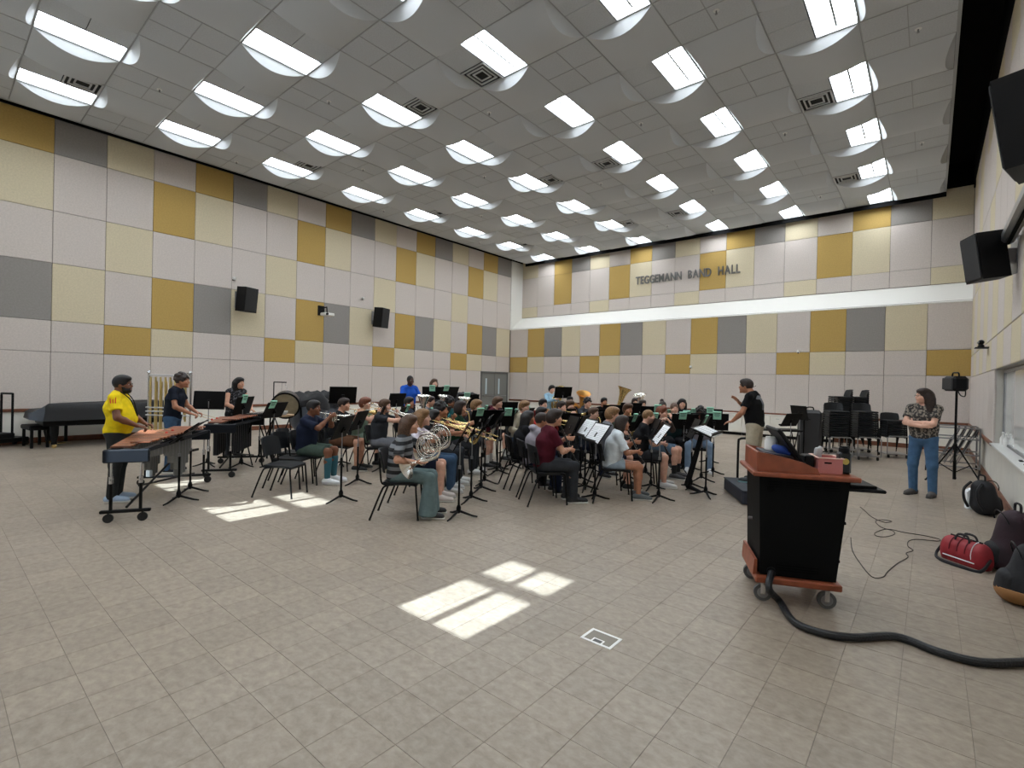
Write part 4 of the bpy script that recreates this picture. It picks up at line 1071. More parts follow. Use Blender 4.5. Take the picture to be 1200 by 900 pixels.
def player(who, x, y, inst, skin, hair, hairc, shirt, pants, face_=None, st_=True, crd=True, res=.015, sc=None, shoe=(28, 28, 30), sock=None, sockh=.15, ikw=None, standp=None, zc=.99, tilt=.42, dx=.12, wide=1.0, ps=None, sh=None, sx=1.0, with_chair=True):
    d = face_ if face_ else (FOC[0]-x, FOC[1]-y); a = face(*d); L = math.hypot(*d); u = (d[0]/L, d[1]/L)
    pz = ps or {'euphonium': 'tuba', None: 'rest'}.get(inst, inst)
    verb = {'clarinet': 'playing a clarinet', 'flute': 'playing a flute', 'trumpet': 'playing a trumpet', 'trombone': 'playing a trombone', 'horn': 'playing a french horn', 'sax': 'playing a saxophone', 'tuba': 'holding a tuba', 'euphonium': 'holding a euphonium', None: 'hands on knees'}[inst]
    p = person('person in %s seated %s' % (who, verb), (x, y, 0), a, pz, skin, hair, hairc, shirt, pants, shoe, sock=sock, sockh=sockh, res=res, scale=sc)
    if with_chair: chair((x, y, 0), a, 'black stacking chair under the person in %s' % who)
    if inst:
        nm = {'horn': 'french horn', 'sax': 'saxophone'}.get(inst, inst)
        instrument(inst, '%s held by the person in %s' % (nm, who), (x, y, 0), a, sc, **(ikw or {}))
    if st_:
        q = standp or (x+u[0]*.80, y+u[1]*.80)
        stand((q[0], q[1], 0), a, 'black music stand before the person in %s' % who, zc, tilt, wide)
        if crd: card((q[0], q[1], 0), a, 'mint green card on the stand before the person in %s' % who, zc, tilt, dx, sx)
        if sh: sheet((q[0], q[1], 0), a, 'white sheet music on the stand before the person in %s' % who, zc, tilt, 0, n=sh)
    return p
N = .0105
# front left: horns
player('striped shirt and wide jeans', 11.07, 3.86, 'horn', 'light', 'wavy', 'brown', ('loose', st), ('flare', jeanst), (.74, .67), res=N, sc=.95, shoe=(24, 24, 26), standp=(11.62, 4.31), crd=False, zc=1.0, tilt=.5)
player('white blouse and navy shorts', 10.52, 4.52, 'horn', 'fair', 'long', 'light', ('tee', lav), ('shorts', navy), (.74, .67), res=N, sc=.97, shoe=(206, 196, 190), standp=(11.17, 4.98), crd=False, zc=1.0, tilt=.5)
player('black t-shirt and blue jeans', 10.22, 5.02, 'trombone', 'tan', 'long', 'black', ('tee', black), ('long', jeans), (.76, .65), res=.012, sc=.94, shoe=(200, 200, 200), crd=False, tilt=.5)
player('dark olive shirt and dark trousers', 9.85, 5.5, 'trombone', 'tan', 'curly', 'black', ('tee', cloth('dark_olive', (50, 50, 44))), ('long', charcoal), (.8, .6), res=.012, shoe=(225, 225, 225), tilt=.5, crd=False)
player('dark green shirt with fringe', *at(535, 9.2)[:2], 'sax', 'light', 'bob', 'dark', ('tee', forest), ('long', charcoal), (.85, .52), res=.012, shoe=(215, 215, 215), crd=False, tilt=.5)
player('black shirt and tan shorts', *at(554, 9.9)[:2], 'sax', 'fair', 'mop', 'light', ('tee', black), ('shorts', charcoal), (.88, .47), res=.012, sock=(225, 225, 222), tilt=.5, ikw=dict(m=SILVER))
player('maroon hoodie and black shorts', *at(579, 10.9)[:2], 'clarinet', 'fair', 'mop', 'brown', ('hood', maroon), ('shorts', black), (.92, .2), res=.013, sc=1.03, sock=(222, 222, 220), shoe=(22, 22, 24))
# row behind: trumpets and friends on the left
player('navy t-shirt and black shorts', *at(364, 8.0)[:2], 'trumpet', 'brown', 'short', 'black', ('loose', navy), ('shorts', cloth('grey_green', (70, 84, 76))), (.80, .60), res=.0115, sock=(52, 98, 110), sockh=.30, shoe=(226, 228, 230), zc=1.02, ikw=dict(m=SILVER), crd=False)
player('black shirt and red-brown shorts', *at(400, 9.2)[:2], 'trumpet', 'light', 'short', 'dark', ('tee', black), ('shorts', brownc), (.80, .6), res=.013, zc=1.04, crd=False)
player('green t-shirt and green shorts', *at(425, 9.8)[:2], 'trumpet', 'fair', 'mop', 'red', ('tee', green), ('shorts', green), (.82, .57), res=.013, sock=(26, 26, 28), zc=1.0, dx=-.1, sx=1.15)
player('charcoal shirt and grey shorts', *at(448, 9.1)[:2], 'trombone', 'fair', 'short', 'brown', ('tee', charcoal), ('shorts', grey), (.84, .54), res=.014, ikw=dict(m=SILVER), dx=-.12)
for k, (who, px, dp, skn, hr, hc, clt) in enumerate((('slate shirt with bell at chest', 482, 10.5, 'tan', 'short', 'black', slate), ('grey polo behind a bell', 507, 11.3, 'light', 'short', 'dark', grey), ('teal shirt behind a bell', 530, 10.9, 'brown', 'curly', 'black', tealc))):
    q = at(px-3, dp); player(who, q[0], q[1], 'euphonium', skn, hr, hc, ('tee', clt), ('long', charcoal), (.9, .42), res=.016, st_=k != 1, crd=True, ikw=dict(m=SILVER, sc=.72, bell_r=.15, top=1.36-.02*k, tilt=(.10, .10)))
# front centre
player('maroon t-shirt and dark trousers', 11.93, 5.72, 'clarinet', 'light', 'mop', 'dark', ('tee', maroon), ('long', charcoal), (.58, .82), res=N, sc=1.0, standp=(12.36, 6.33), crd=False, tilt=.62, zc=.98, sh=2)
player('black clothes with long black hair', 11.0, 6.32, 'clarinet', 'tan', 'long', 'black', ('long', black), ('long', black), (.62, .78), res=.0115, sc=.93, crd=False)
player('grey hoodie beside the maroon t-shirt', 11.47, 6.05, 'clarinet', 'tan', 'short', 'dark', ('hood', hoodg), ('long', navy), (.60, .80), res=.0125, sc=.93, standp=(11.9, 6.8), crd=False, tilt=.62, sh=2)
player('grey t-shirt and blue shorts', 12.02, 7.22, 'clarinet', 'fair', 'mop', 'light', ('tee', grey), ('shorts', navy), (.80, .60), res=N, sc=1.0, crd=False, standp=(12.62, 7.66))
player('white t-shirt and short pale shorts', 12.47, 6.72, 'clarinet', 'tan', 'bob', 'dark', ('loose', white), ('mini', cloth('pale_denim', (150, 164, 176))), (.84, .55), res=N, sc=.93, shoe=(90, 96, 98), standp=(13.05, 6.98), crd=False, tilt=.62, zc=.98, sh=2)
player('black shirt with cropped fair hair', 12.38, 7.82, 'clarinet', 'fair', 'buzz', 'light', ('tee', black), ('shorts', charcoal), (.84, .50), res=.0115, sc=.97, shoe=(200, 200, 198), crd=False)
player('taupe sweater and denim shorts', *at(772, 9.3)[:2], 'flute', 'fair', 'short', 'red', ('long', taupe), ('shorts', denim), (.92, .1), res=.0115, sc=.99, sock=(24, 24, 26), shoe=(60, 60, 62), zc=1.0)
player('grey vest and light jeans', *at(822, 10.1)[:2], 'flute', 'dark', 'curly', 'black', ('tee', hoodg), ('long', jeansl), (.30, -.95), ps='bent', res=.0115, shoe=(222, 224, 228), st_=False)
# second row and beyond
def rowp(who, px, dp, inst, skin, hair, hc, shirt, pants, **kw):
    q = at(px, dp); return player(who, q[0], q[1], inst, skin, hair, hc, shirt, pants, **kw)
rowp('pale grey sweatshirt behind two stands', 611, 10.0, 'sax', 'fair', 'mop', 'light', ('long', cream), ('long', jeans), res=.015, crd=False)
rowp('red jacket with a cornet', 632, 8.9, 'trumpet', 'tan', 'short', 'black', ('long', red), ('long', navy), res=.014, crd=False, sc=.95, ikw=dict(m=GOLD))
rowp('dark red cap-sleeve shirt', 634, 11.3, 'horn', 'fair', 'short', 'black', ('tee', cloth('wine', (92, 34, 34))), ('long', black), res=.016, ikw=dict(m=COPPER), crd=False)
rowp('black sweater in the horn row', 656, 10.2, 'trumpet', 'fair', 'short', 'dark', ('long', black), ('long', charcoal), res=.015, crd=False)
rowp('brown sweater in the horn row', 665, 10.9, 'horn', 'fair', 'mop', 'brown', ('long', brownc), ('long', black), res=.016, dx=.1)
rowp('charcoal hoodie and round glasses', 688, 12.6, 'trumpet', 'fair', 'curly', 'black', ('hood', charcoal), ('long', black), res=.016, crd=False)
rowp('black t-shirt beside the gold tuba', 708, 13.5, 'tuba', 'tan', 'short', 'black', ('tee', black), ('long', charcoal), res=.016, st_=False, face_=(.75, -.55), ikw=dict(m=GOLD, top=1.60, tilt=(-.28, .10)))
rowp('slate sweater low behind a stand', 692, 9.3, 'sax', 'fair', 'short', 'brown', ('long', slate), ('long', navy), res=.0145, dx=-.05, sc=.95)
rowp('olive sweater facing the flutes', 734, 10.0, 'sax', 'tan', 'mop', 'brown', ('long', olive), ('long', black), res=.0145, face_=(.75, -.5), dx=-.1)
rowp('dark navy hoodie with black hair', 668, 13.9, 'tuba', 'tan', 'short', 'black', ('hood', navy), ('long', black), res=.017, st_=False, ikw=dict(m=COPPER, top=1.42, tilt=(.1, .5)))
rowp('cream sweater by the back wall', 752, 12.4, 'clarinet', 'light', 'short', 'dark', ('long', cream), ('long', black), res=.016, dx=.1)
rowp('tan shirt with a hair bun', 776, 11.5, 'flute', 'light', 'bun', 'dark', ('tee', tan_), ('long', black), res=.016, dx=.14)
rowp('black hoodie with long dark hair', 799, 12.2, 'clarinet', 'fair', 'long', 'black', ('hood', black), ('long', black), res=.015, dx=-.15, face_=(.5, -.85), sc=1.04)
rowp('dark teal top among the flutes', 790, 10.6, 'flute', 'fair', 'pony', 'brown', ('tee', cloth('dark_teal', (26, 44, 46))), ('long', black), res=.015, face_=(.6, -.8), dx=.05)
rowp('silver-grey shirt with a raised bell', 744, 13.7, 'euphonium', 'fair', 'short', 'dark', ('tee', grey), ('long', black), res=.017, st_=False, ikw=dict(m=SILVER, sc=.8, bell_r=.17, top=1.42, tilt=(.22, .30)))

# standing musicians at the back
q = at(479, 13.0); person('person in royal blue shirt standing at the drums', (q[0], q[1], 0), face(.8, -.1), 'side', 'dark', 'buzz', 'black', ('tee', royal), ('long', black), res=.016, scale=1.03)
q = at(508, 13.4); person('person in dark sweater standing behind a stand', (q[0], q[1], 0), face(.8, -.35), 'side', 'fair', 'long', 'brown', ('long', charcoal), ('long', black), res=.016, scale=.99)
q = at(646, 14.6); person('person in pale blue shirt standing with a gold euphonium', (q[0], q[1], 0), face(.75, -.3), 'hold_horn', 'fair', 'mop', 'black', ('long', sky), ('long', navy), res=.016, scale=.93)
e = instrument('euphonium', 'gold euphonium held up by the person in pale blue shirt', (q[0], q[1], .30), face(.75, -.3), .95, m=GOLD, sc=.8, bell_r=.15, top=1.30, tilt=(.3, .55))
for i, (px, dp, zc, til, dx, dr) in enumerate(((402, 9.6, 1.36, .3, None, (.8, -.3)), (465, 11.6, 1.20, .3, None, (.8, .1)), (507, 12.6, 1.36, .35, .0, (.6, -.6)), (526, 12.6, 1.38, .5, .12, (.9, -.2)), (549, 11.5, 1.22, .3, .05, (.8, -.4)), (595, 11.6, 1.06, .3, None, (.8, -.4)), (588, 9.4, 1.00, .35, -.12, (.75, -.5)), (660, 14.0, 1.42, .3, None, (.7, -.5)), (566, 9.0, 1.02, .4, .1, (.85, -.2)), (665, 9.2, .98, .3, None, (.6, -.6)), (720, 11.5, 1.05, .3, None, (.5, -.7)), (740, 11.8, 1.10, .3, None, (.5, -.7)), (765, 10.6, 1.08, .3, -.1, (.5, -.7)), (705, 10.2, 1.02, .3, None, (.5, -.7)), (812, 9.9, 1.0, .3, .1, (.35, -.9)), (838, 9.5, 1.02, .3, -.05, (.30, -.92)), (833, 10.9, 1.04, .3, .0, (.3, -.9)))):
    q = at(px, dp); a = face(*dr)
    lb = ['tall black stand raised above the trumpets', 'black stand beside the royal blue shirt', 'raised black stand before the dark sweater', 'tilted raised black stand right of the dark sweater', 'black stand before the drum cover by the door', 'black stand below the grey doors', 'black stand between maroon hoodie and black hair', 'raised black stand beside the pale blue shirt', 'black stand between the saxophones and horns', 'black stand behind the maroon t-shirt player', 'black stand left of the silver euphonium bell', 'black stand right of the gold tuba bell', 'black stand behind the flute player', 'black stand behind the grey t-shirt player', 'black stand before the grey vest player', 'black stand with a card beside the conductor desk', 'black stand near the back wall behind the grey vest'][i]
    stand((q[0], q[1], 0), a, lb, zc, til)
    if dx is not None: card((q[0], q[1], 0), a, 'mint green card on the '+lb, zc, til, dx)
# empty chairs and free stands at the left
chair((9.02, 3.36, 0), face(.82, .57), 'empty black stacking chair standing in the sunlight patch')
chair((8.52, 3.72, 0), face(.80, .60), 'empty black stacking chair behind the sunlit chair')
q = (9.90, 3.73, 0); stand(q, face(.8, .6), 'black music stand beside the empty sunlit chairs', 1.02, .42)
chair((8.02, 4.02, 0), face(.78, .62), 'empty black stacking chair left of the navy t-shirt')
# ================================================================== PERCUSSION AT THE LEFT
ROSE = mat('rosewood_bar', (150, 92, 62), 0.35, var=0.18, vscale=14); ROSE2 = mat('rosewood_bar_dark', (112, 66, 46), 0.35, var=0.18, vscale=14); FRAMEB = mat('marimba_frame', (17, 21, 28), 0.5, spec=.25); RESG = mat('resonator_grey', (132, 132, 130), 0.4, 0.6)
def caster(mb, c, r=.05, w=.025, ax=(1, 0, 0)):
    a = Vector(ax); c = Vector(c); mb.cyl(c-a*w/2, c+a*w/2, r, n=14)
def marimba(label, near, far, wn, wf, n, zbar, barm, resm, spread_res=True, name='marimba', legm=None):
    near = Vector((near[0], near[1], 0)); far = Vector((far[0], far[1], 0)); d = far-near; L = d.length; rot = math.atan2(d.y, d.x)
    t = thing(name, label, name, near, rot)          # local +X from the narrow near end to the wide far end, -Y away from the player
    for row, (cnt, yo, zz) in enumerate(((n, 1, 0), (int(n*.72), -1, .05))):
        for i in range(cnt):
            q = (i+.5)/cnt; w = wn+(wf-wn)*q; x = .07+(L-.14)*q; ln = w*.50
            mb = MB(); mb.box((x, yo*ln*.48, zbar+zz), ((L-.14)/cnt*.66, ln, .022), .004); mb.build('bar', (barm if (i*7) % 3 else ROSE2) if barm is ROSE else barm, t)
    for k, x, w in ((0, -.03, wn), (1, L+.03, wf)):
        mb = MB(); mb.box((x, 0, zbar-.09), (.055, w+.06, .15), .012); mb.build('end_block', FRAMEB, t)
        for s in (-1, 1):
            yy = s*(w/2-.05); mb = MB(); mb.cyl((x, yy, .12), (x, yy, .47), .017, n=10); mb.build('leg', BLACK, t)
            mb = MB(); mb.cyl((x, yy, .44), (x, yy, zbar-.15), .012, n=10); mb.cyl((x, yy, .44), (x, yy, .52), .022, n=10); mb.cyl((x-.05, yy, .485), (x, yy, .485), .008, n=8); mb.build('leg_extension', CHROME, t)
            mb = MB(); caster(mb, (x, yy*1.15, .05)); mb.cyl((x, yy*1.15, .06), (x, yy*1.15, .12), .012, n=8); mb.build('caster', RUBBER, t)
        mb = MB(); mb.box((x, 0, .125), (.05, w+.10, .035), .008); mb.build('foot_bar', BLACK, t)
    for s in (-1, 1):
        mb = MB(); mb.prism([(0, s*(wn/2-.03), zbar-.055), (0, s*(wn/2), zbar-.055), (0, s*(wn/2), zbar-.015), (0, s*(wn/2-.03), zbar-.015)], (0, 0, 0), (L, s*(wf-wn)/2, 0)); mb.build('rail', FRAMEB, t)
    mb = MB(); mb.tube([(0, 0, .16), (L, 0, .42)], .014, 8); mb.tube([(0, -wn*.3, .40), (L, -wf*.3, .16)], .012, 8); mb.build('brace', BLACK, t)
    m = int(n*.55)
    for i in range(m):
        q = (i+.5)/m; x = .07+(L-.14)*q
        ln = .10+.10*q if spread_res else .50
        if spread_res and q > .5: ln = .15+.45*(1-abs(q-.78)/.28)
        w = wn+(wf-wn)*q
        for s in (-1, 1):
            mb = MB(); mb.cyl((x, s*w*.22, zbar-.05), (x, s*w*.22, zbar-.05-ln), (L-.14)/m*.40, n=10); mb.build('resonator', resm, t)
    return t
marimba('rosewood marimba with grey resonators before the yellow shirt', (9.06, 1.53), (7.22, 2.52), .38, .86, 26, .84, ROSE, RESG)
marimba('dark framed marimba with black resonators behind the large marimba', (7.10, 3.20), (5.95, 3.98), .42, .72, 20, .90, ROSE, mat('resonator_black', (22, 24, 28), 0.35, 0.3), spread_res=False)
yel = person('person in yellow soccer shirt with dark trousers playing the marimba', (7.85, 1.68, 0), face(.469, .885), 'mallet_big', 'brown', 'short', 'black', ('tee', cloth('yellow', (236, 206, 30))), ('long', cloth('dark_slate', (50, 52, 52))), shoe=(170, 190, 214), res=N, scale=.965)
glasses(yel, 'mallet_big')
c = POSES['mallet_big']['head']
obj('beard', sdf_mesh('beard', [Ell(c+V3(0, .045, -.075), (.062, .062, .055)), Cap(c+V3(-.062, .02, -.03), c+V3(-.05, .04, -.08), .018, .02, .02), Cap(c+V3(.062, .02, -.03), c+V3(.05, .04, -.08), .018, .02, .02), Cap(c+V3(-.028, .095, -.05), c+V3(.028, .095, -.05), .008, .008, .01)], .009, .02, [lambda X, Y, Z: (1-np.sqrt(((X-c[0])/.03)**2+((Y-c[1]-.11)/.03)**2+((Z-c[2]+.066)/.016)**2))*.02, lambda X, Y, Z: Z-(c[2]-.03)]), HAIRC['black'], yel)
J = POSES['mallet_big']
for s, n in ((-1, 'L'), (1, 'R')):
    for k in range(3):
        S, E = J['sho'+n], J['elb'+n]; yo = .03-.03*k
        MB().tube(smooth_path([tuple(S+V3(-s*.07, yo, .066)), tuple(S+V3(-s*.01, yo, .058)), tuple(S+(E-S)*.12+V3(s*.045, yo, .035)), tuple(S+(E-S)*.30+V3(s*.066, yo*.9, .012))], 4), .006, 5).build('shoulder_stripe', mat('stripe_red', (206, 60, 34), 0.9), yel)
mb = MB(); mb.tube(smooth_path([(-.085, .05, 1.50), (-.05, .16, 1.38), (0, .225, 1.16), (.05, .16, 1.38), (.085, .05, 1.50)], 5), .007, 6); mb.build('lanyard', BLACKP, yel)
def mallets(who, loc, rotz, posename, scale=1):
    J = POSES[posename]
    for n in 'LR':
        t = thing('mallet', 'mallet in a hand of the %s' % who, 'mallet', loc, rotz, 'mallets of the %s' % who, scale)
        w_ = J['wri'+n]+unit(J['hd'+n])*.08; d = unit(V3(0, .93, -.30)); e = w_+d*.27
        MB().tube([tuple(w_-d*.06), tuple(e)], .0045, 6).build('stick', mat('birch', (206, 176, 130), .5), t); MB().sphere(tuple(e), .019, 10, 8).build('head', mat('yarn', (190, 60, 50), .9), t)
mallets('person in yellow', (7.85, 1.68, 0), face(.469, .885), 'mallet_big', .965)
pl = (6.08, 2.80, 0)
po = person('person in black polo and jeans playing the dark marimba', pl, face(.56, .83), 'mallet', 'tan', 'curly', 'dark', ('polo', cloth('black_polo', (26, 30, 40))), ('long', jeans), res=.0115, scale=.985)
MB().box((.08, .165, 1.05), (.05, .006, .075), .004).build('badge', PAPER, po); MB().box((.07, .155, 1.30), (.045, .012, .02), .004).build('chest_logo', PAPER, po)
mallets('person in black polo', pl, face(.56, .83), 'mallet', .985)
q = at(275, 10.2)
ve = person('person in dark patterned vest with long black hair at the bells', (q[0], q[1], 0), face(.75, .25), 'mallet', 'light', 'long', 'black', ('tank', printed('vest_print', (26, 26, 30), (92, 92, 98), 34, .56)), ('long', black), res=.012, scale=.96)
MB().box((.05, .16, 1.08), (.05, .006, .07), .004).build('badge', PAPER, ve)
mallets('person in patterned vest', (q[0], q[1], 0), face(.75, .25), 'mallet', .96)
# bells table in front of her, trap table with tan cloth
def table(name, label, loc, rot, w, d, z, topm, legm):
    t = thing(name, label, 'table', loc, rot)
    mb = MB(); mb.box((0, 0, z-.02), (w, d, .04), .012); mb.build('table_top', topm, t)
    for sx in (-1, 1):
        mb = MB(); mb.tube([(sx*w*.42, -d*.4, 0.01), (-sx*0+sx*w*.40, d*.4, z-.04)], .012, 8); mb.build('leg', legm, t)
        mb = MB(); mb.tube([(sx*w*.40, d*.4, 0.01), (sx*w*.38, -d*.4, z-.04)], .012, 8); mb.build('leg', legm, t)
    return t
q = at(303, 9.6); bt = table('percussion_table', 'black trap table in front of the patterned vest', q, face(.75, .25), .62, .42, .93, BLACK, BLACK)
gk = thing('glockenspiel', 'set of steel bells lying on the black trap table', 'glockenspiel', (q[0], q[1], .93), face(.75, .25))
MB().box((0, 0, .02), (.56, .34, .04), .006).build('case', BLACK, gk)
for i in range(14): MB().box((-.24+.037*i, 0, .05), (.028, .30-.011*i, .012), .002).build('bar', CHROME, gk)
q = at(322, 9.9); tt = table('percussion_table', 'folding stand table with tan cloth beside the bass drum', q, face(.7, .4), .66, .46, .93, mat('tan_cloth', (178, 150, 118), .9, var=.08), BLACK)
wb_ = MB(); wb_.lathe(shell([(.02, 0), (.06, .0), (.09, .05), (.095, .08)], .006), (0, 0, 0), n=16); wo = wb_.build('wood_block_bowl', WHITE); wo.location = (q[0]+.15, q[1]+.1, .93); tag(wo, 'small white bowl standing on the tan cloth table', 'bowl')
q = at(245, 9.2); stand(q, face(-.64, .76), 'wide black stand behind the dark marimba', 1.22, .12, 1.15)
q = at(285, 9.2); stand(q, face(.7, .5), 'black stand in front of the patterned vest', 1.14, .3); card(q, face(.7, .5), 'mint green card on the stand before the patterned vest', 1.14, .3, .05)
q = at(322, 9.3); stand(q, face(.8, .35), 'tilted black stand before the bass drum', 1.06, .5); card(q, face(.8, .35), 'mint green card on the stand before the bass drum', 1.06, .5, .14)
for lb, q in (('low tilted black stand by the marimba far end', (8.46, 2.22, 0)), ('second low black stand beside the marimba', (7.98, 2.50, 0))): stand(q, face(.5, .86), lb, .86 if 'low t' in lb else .92, .95)
# tubular chimes
q = (3.78, 3.38, 0); ct = thing('tubular_chimes', 'rack of brass tubular chimes in a chrome frame', 'chimes', q, math.atan2(.57, .68))
for s in (-1, 1):
    MB().cyl((s*.44, 0, .10), (s*.44, 0, 1.70), .019, n=10).build('frame_post', CHROME, ct); MB().box((s*.44, 0, .07), (.05, .6, .05), .01).build('foot', BLACK, ct)
    mb = MB(); mb.sphere((s*.44, 0, 1.72), .035, 10, 6); mb.cyl((s*.44, 0, 1.66), (s*.40, -.06, 1.72), .014, n=8); mb.build('damper_knob', CHROME, ct)
for z, y in ((1.66, 0), (.98, -.085), (.90, -.085), (.82, -.085), (.16, 0)): MB().tube([(-.44, 0, z), (-.43, y, z), (.43, y, z), (.44, 0, z)], .014, 8).build('crossbar', mat('satin_steel', (214, 214, 216), .45, .6), ct)
for row in (0, 1):
    for i in range(8 if row == 0 else 7):
        x = -.36+.102*i+(.05 if row else 0); MB().cyl((x, -.05+.11*row, 1.62-.09*row), (x, -.05+.11*row, .38+.05*i), .0185, n=10).build('tube', mat('chime_brass', (222, 202, 140), .3, 1.0), ct)
# timpani under dark covers, bass drum, boom
COVER = mat('drum_cover', (30, 29, 31), 0.85, bump=.5, bscale=9)
def timpani(label, loc, r, lb=None):
    t = thing('timpani', label, 'timpani', loc); t.scale = (1, 1, 1.38)
    MB().lathe([(.10, .30), (r*.55, .36), (r*.86, .50), (r, .72), (r, .80)], n=24).build('bowl', mat('timpani_bowl', (122, 132, 148), .3, .7), t)
    mb = MB(); mb.lathe([(r+.02, .80), (r+.025, .83), (r+.02, .85), (0, .86)], n=24); mb.build('hoop', STEEL, t)
    mb = MB(); n = 24; vs = [(0, 0, .95)]; fs = []
    for ring, (rr, zz) in enumerate(((.5*r, .96), (r*.9, .93), (r+.04, .86), (r+.05, .74))):
        for k in range(n): a = k*2*math.pi/n; vs.append(((rr+.012*math.sin(5*a))*math.cos(a), (rr+.012*math.sin(5*a))*math.sin(a), zz+.035*math.sin(3*a+ring)*(1 if ring > 1 else 1.3)))
    for k in range(n):
        fs.append((0, 1+k, 1+(k+1) % n))
        for ring in range(3): a = 1+ring*n; fs.append((a+k, a+n+k, a+n+(k+1) % n, a+(k+1) % n))
    mb.add(vs, fs); mb.build('cover', COVER, t, 60)
    for k in range(3):
        a = k*2.094+.4; mb = MB(); mb.tube([(r*.95*math.cos(a), r*.95*math.sin(a), .78), (r*.8*math.cos(a), r*.8*math.sin(a), .30), (.3*math.cos(a), .3*math.sin(a), .09)], .014, 8); caster(mb, (.3*math.cos(a), .3*math.sin(a), .045), .045); mb.build('strut', BLACK, t)
    mb = MB(); mb.lathe([(.30, .08), (.30, .11), (.1, .30), (0, .30)], n=20); mb.build('base', BLACK, t)
for i, (px, dp, r) in enumerate(((361, 10.9, .42), (380, 11.9, .38), (545, 13.5, .40))):
    q = at(px, dp); timpani(('large timpani under a rumpled black cover', 'smaller timpani under a black cover behind the large one', 'covered timpani near the grey double doors')[i], q, r)
q = at(336, 10.4); bd = thing('bass_drum', 'bass drum with tan head tilted on a black stand', 'drum', q, face(.84, -.54))
R = Matrix.Rotation(-.25, 3, 'X'); cc = Vector((0, 0, 1.12)); ax = R @ Vector((0, 1, 0))
MB().tube([cc-ax*.12, cc+ax*.12], .26, 28).build('shell', mat('drum_shell', (60, 50, 44), .5), bd)
MB().tube([cc+ax*.115, cc+ax*.145], .285, 28).build('hoop', BLACK, bd); MB().tube([cc+ax*.14, cc+ax*.15], .25, 28).build('drum_head', mat('drum_head', (132, 120, 96), .7, var=.08), bd)
for s in (-1, 1):
    mb = MB(); mb.tube([(s*.31, -.25, .02), (s*.30, 0, .75), (s*.28, 0, 1.12)], .017, 8); mb.tube([(s*.31, .25, .02), (s*.30, 0, .7)], .017, 8); mb.build('leg', BLACK, bd)
q = at(321, 10.0); bo = thing('boom_stand', 'tall black boom stand with a hanging triangle', 'stand', q, face(-.6, .8))
mb = MB(); mb.cyl((0, 0, .05), (0, 0, 1.58), .011, n=8); mb.build('pole', BLACK, bo); MB().tube([(0, 0, 1.575), (.26, 0, 1.575)], .011, 8).build('arm', BLACK, bo)
for k in range(3): a = k*2.094; MB().tube([(0, 0, .25), (.28*math.cos(a), .28*math.sin(a), .01)], .010, 6).build('leg', BLACK, bo)
MB().tube([(.17, 0, 1.57), (.16, 0, 1.40), (.30, 0, 1.40), (.24, 0, 1.52), (.24, 0, 1.57)], .004, 6).build('triangle', CHROME, bo)
# covered grand piano, bench, hand truck
q = (0.45, 1.55, 0); pn = thing('grand_piano', 'grand piano under a black fitted cover by the wall', 'piano', (.85, 3.0, 0), 0)
prof = [(-.62, -1.35), (-.55, -1.42), (.45, -1.42), (.72, -1.25), (.74, .2), (.62, .55), (.30, .75), (.05, 1.05), (-.25, 1.25), (-.55, 1.15), (-.62, .9)]
mb = MB(); vs = []; fs = []; rings = [(.80, 1.00), (.98, .99), (1.02, .94), (1.03, .78), (1.05, .62)]
for k, (s_, z) in enumerate(rings):
    for i, (x, y) in enumerate(prof): vs.append((x*s_, y*s_+(0 if k < 3 else .0), z+(.012*math.sin(i*2.1+k) if k > 2 else 0)-(.17 if (k < 3 and y < -1.3) else 0)))
n = len(prof)
for k in range(len(rings)-1):
    for i in range(n): fs.append((k*n+i, (k+1)*n+i, (k+1)*n+(i+1) % n, k*n+(i+1) % n))
fs.append(tuple(range(n)))
mb.add(vs, fs); mb.build('cover', mat('piano_cover', (22, 23, 26), .6, bump=.4, bscale=7), pn, 40)
mb = MB(); mb.box((.05, -.15, .55), (1.2, 2.3, .12), .02); mb.build('case', BLACK, pn)
for x, y in ((-.35, -1.1), (.5, -1.1), (0, .75)):
    mb = MB(); mb.lathe([(.05, .08), (.045, .15), (.075, .30), (.08, .55)], (x, y, 0), n=12); leg = mb.build('leg', BLACK, pn); mb = MB(); caster(mb, (x, y, .045), .045, .03); mb.build('caster', GOLD, leg)
MB().tube([(.1, -.85, .5), (.1, -.85, .1)], .03, 8).build('pedal_lyre', BLACK, pn); 
for k in (-1, 0, 1): MB().tube([(.1+.06*k, -.86, .07), (.1+.06*k, -1.0, .06)], .012, 6).build('pedal', GOLD, pn)
bn = thing('piano_bench', 'black padded piano bench beside the covered piano', 'bench', (.84, 1.66, 0), .1)
MB().box((0, 0, .44), (.72, .36, .10), .02).build('seat', BLACK, bn)
for sx in (-1, 1):
    for sy in (-1, 1): MB().box((sx*.31, sy*.13, .20), (.05, .05, .40), .006).build('leg', BLACK, bn)
ht = thing('hand_truck', 'black two-post equipment cart with casters by the wall', 'cart', (.36, 1.24, 0), .5)
for s in (-1, 1): MB().tube([(s*.16, 0, .16), (s*.16, 0, 1.18)], .022, 8).build('upright', BLACK, ht)
MB().tube([(-.16, 0, 1.17), (.16, 0, 1.17)], .022, 8).build('crossbar', BLACK, ht); MB().box((0, 0, .14), (.42, .62, .10), .02).build('base', BLACK, ht); MB().box((0, -.12, .24), (.36, .34, .12), .02).build('amplifier_block', BLACKP, ht)
for sx in (-1, 1):
    for sy in (-1, 1):
        mb = MB(); caster(mb, (sx*.17, sy*.27, .05)); mb.build('caster', RUBBER, ht)

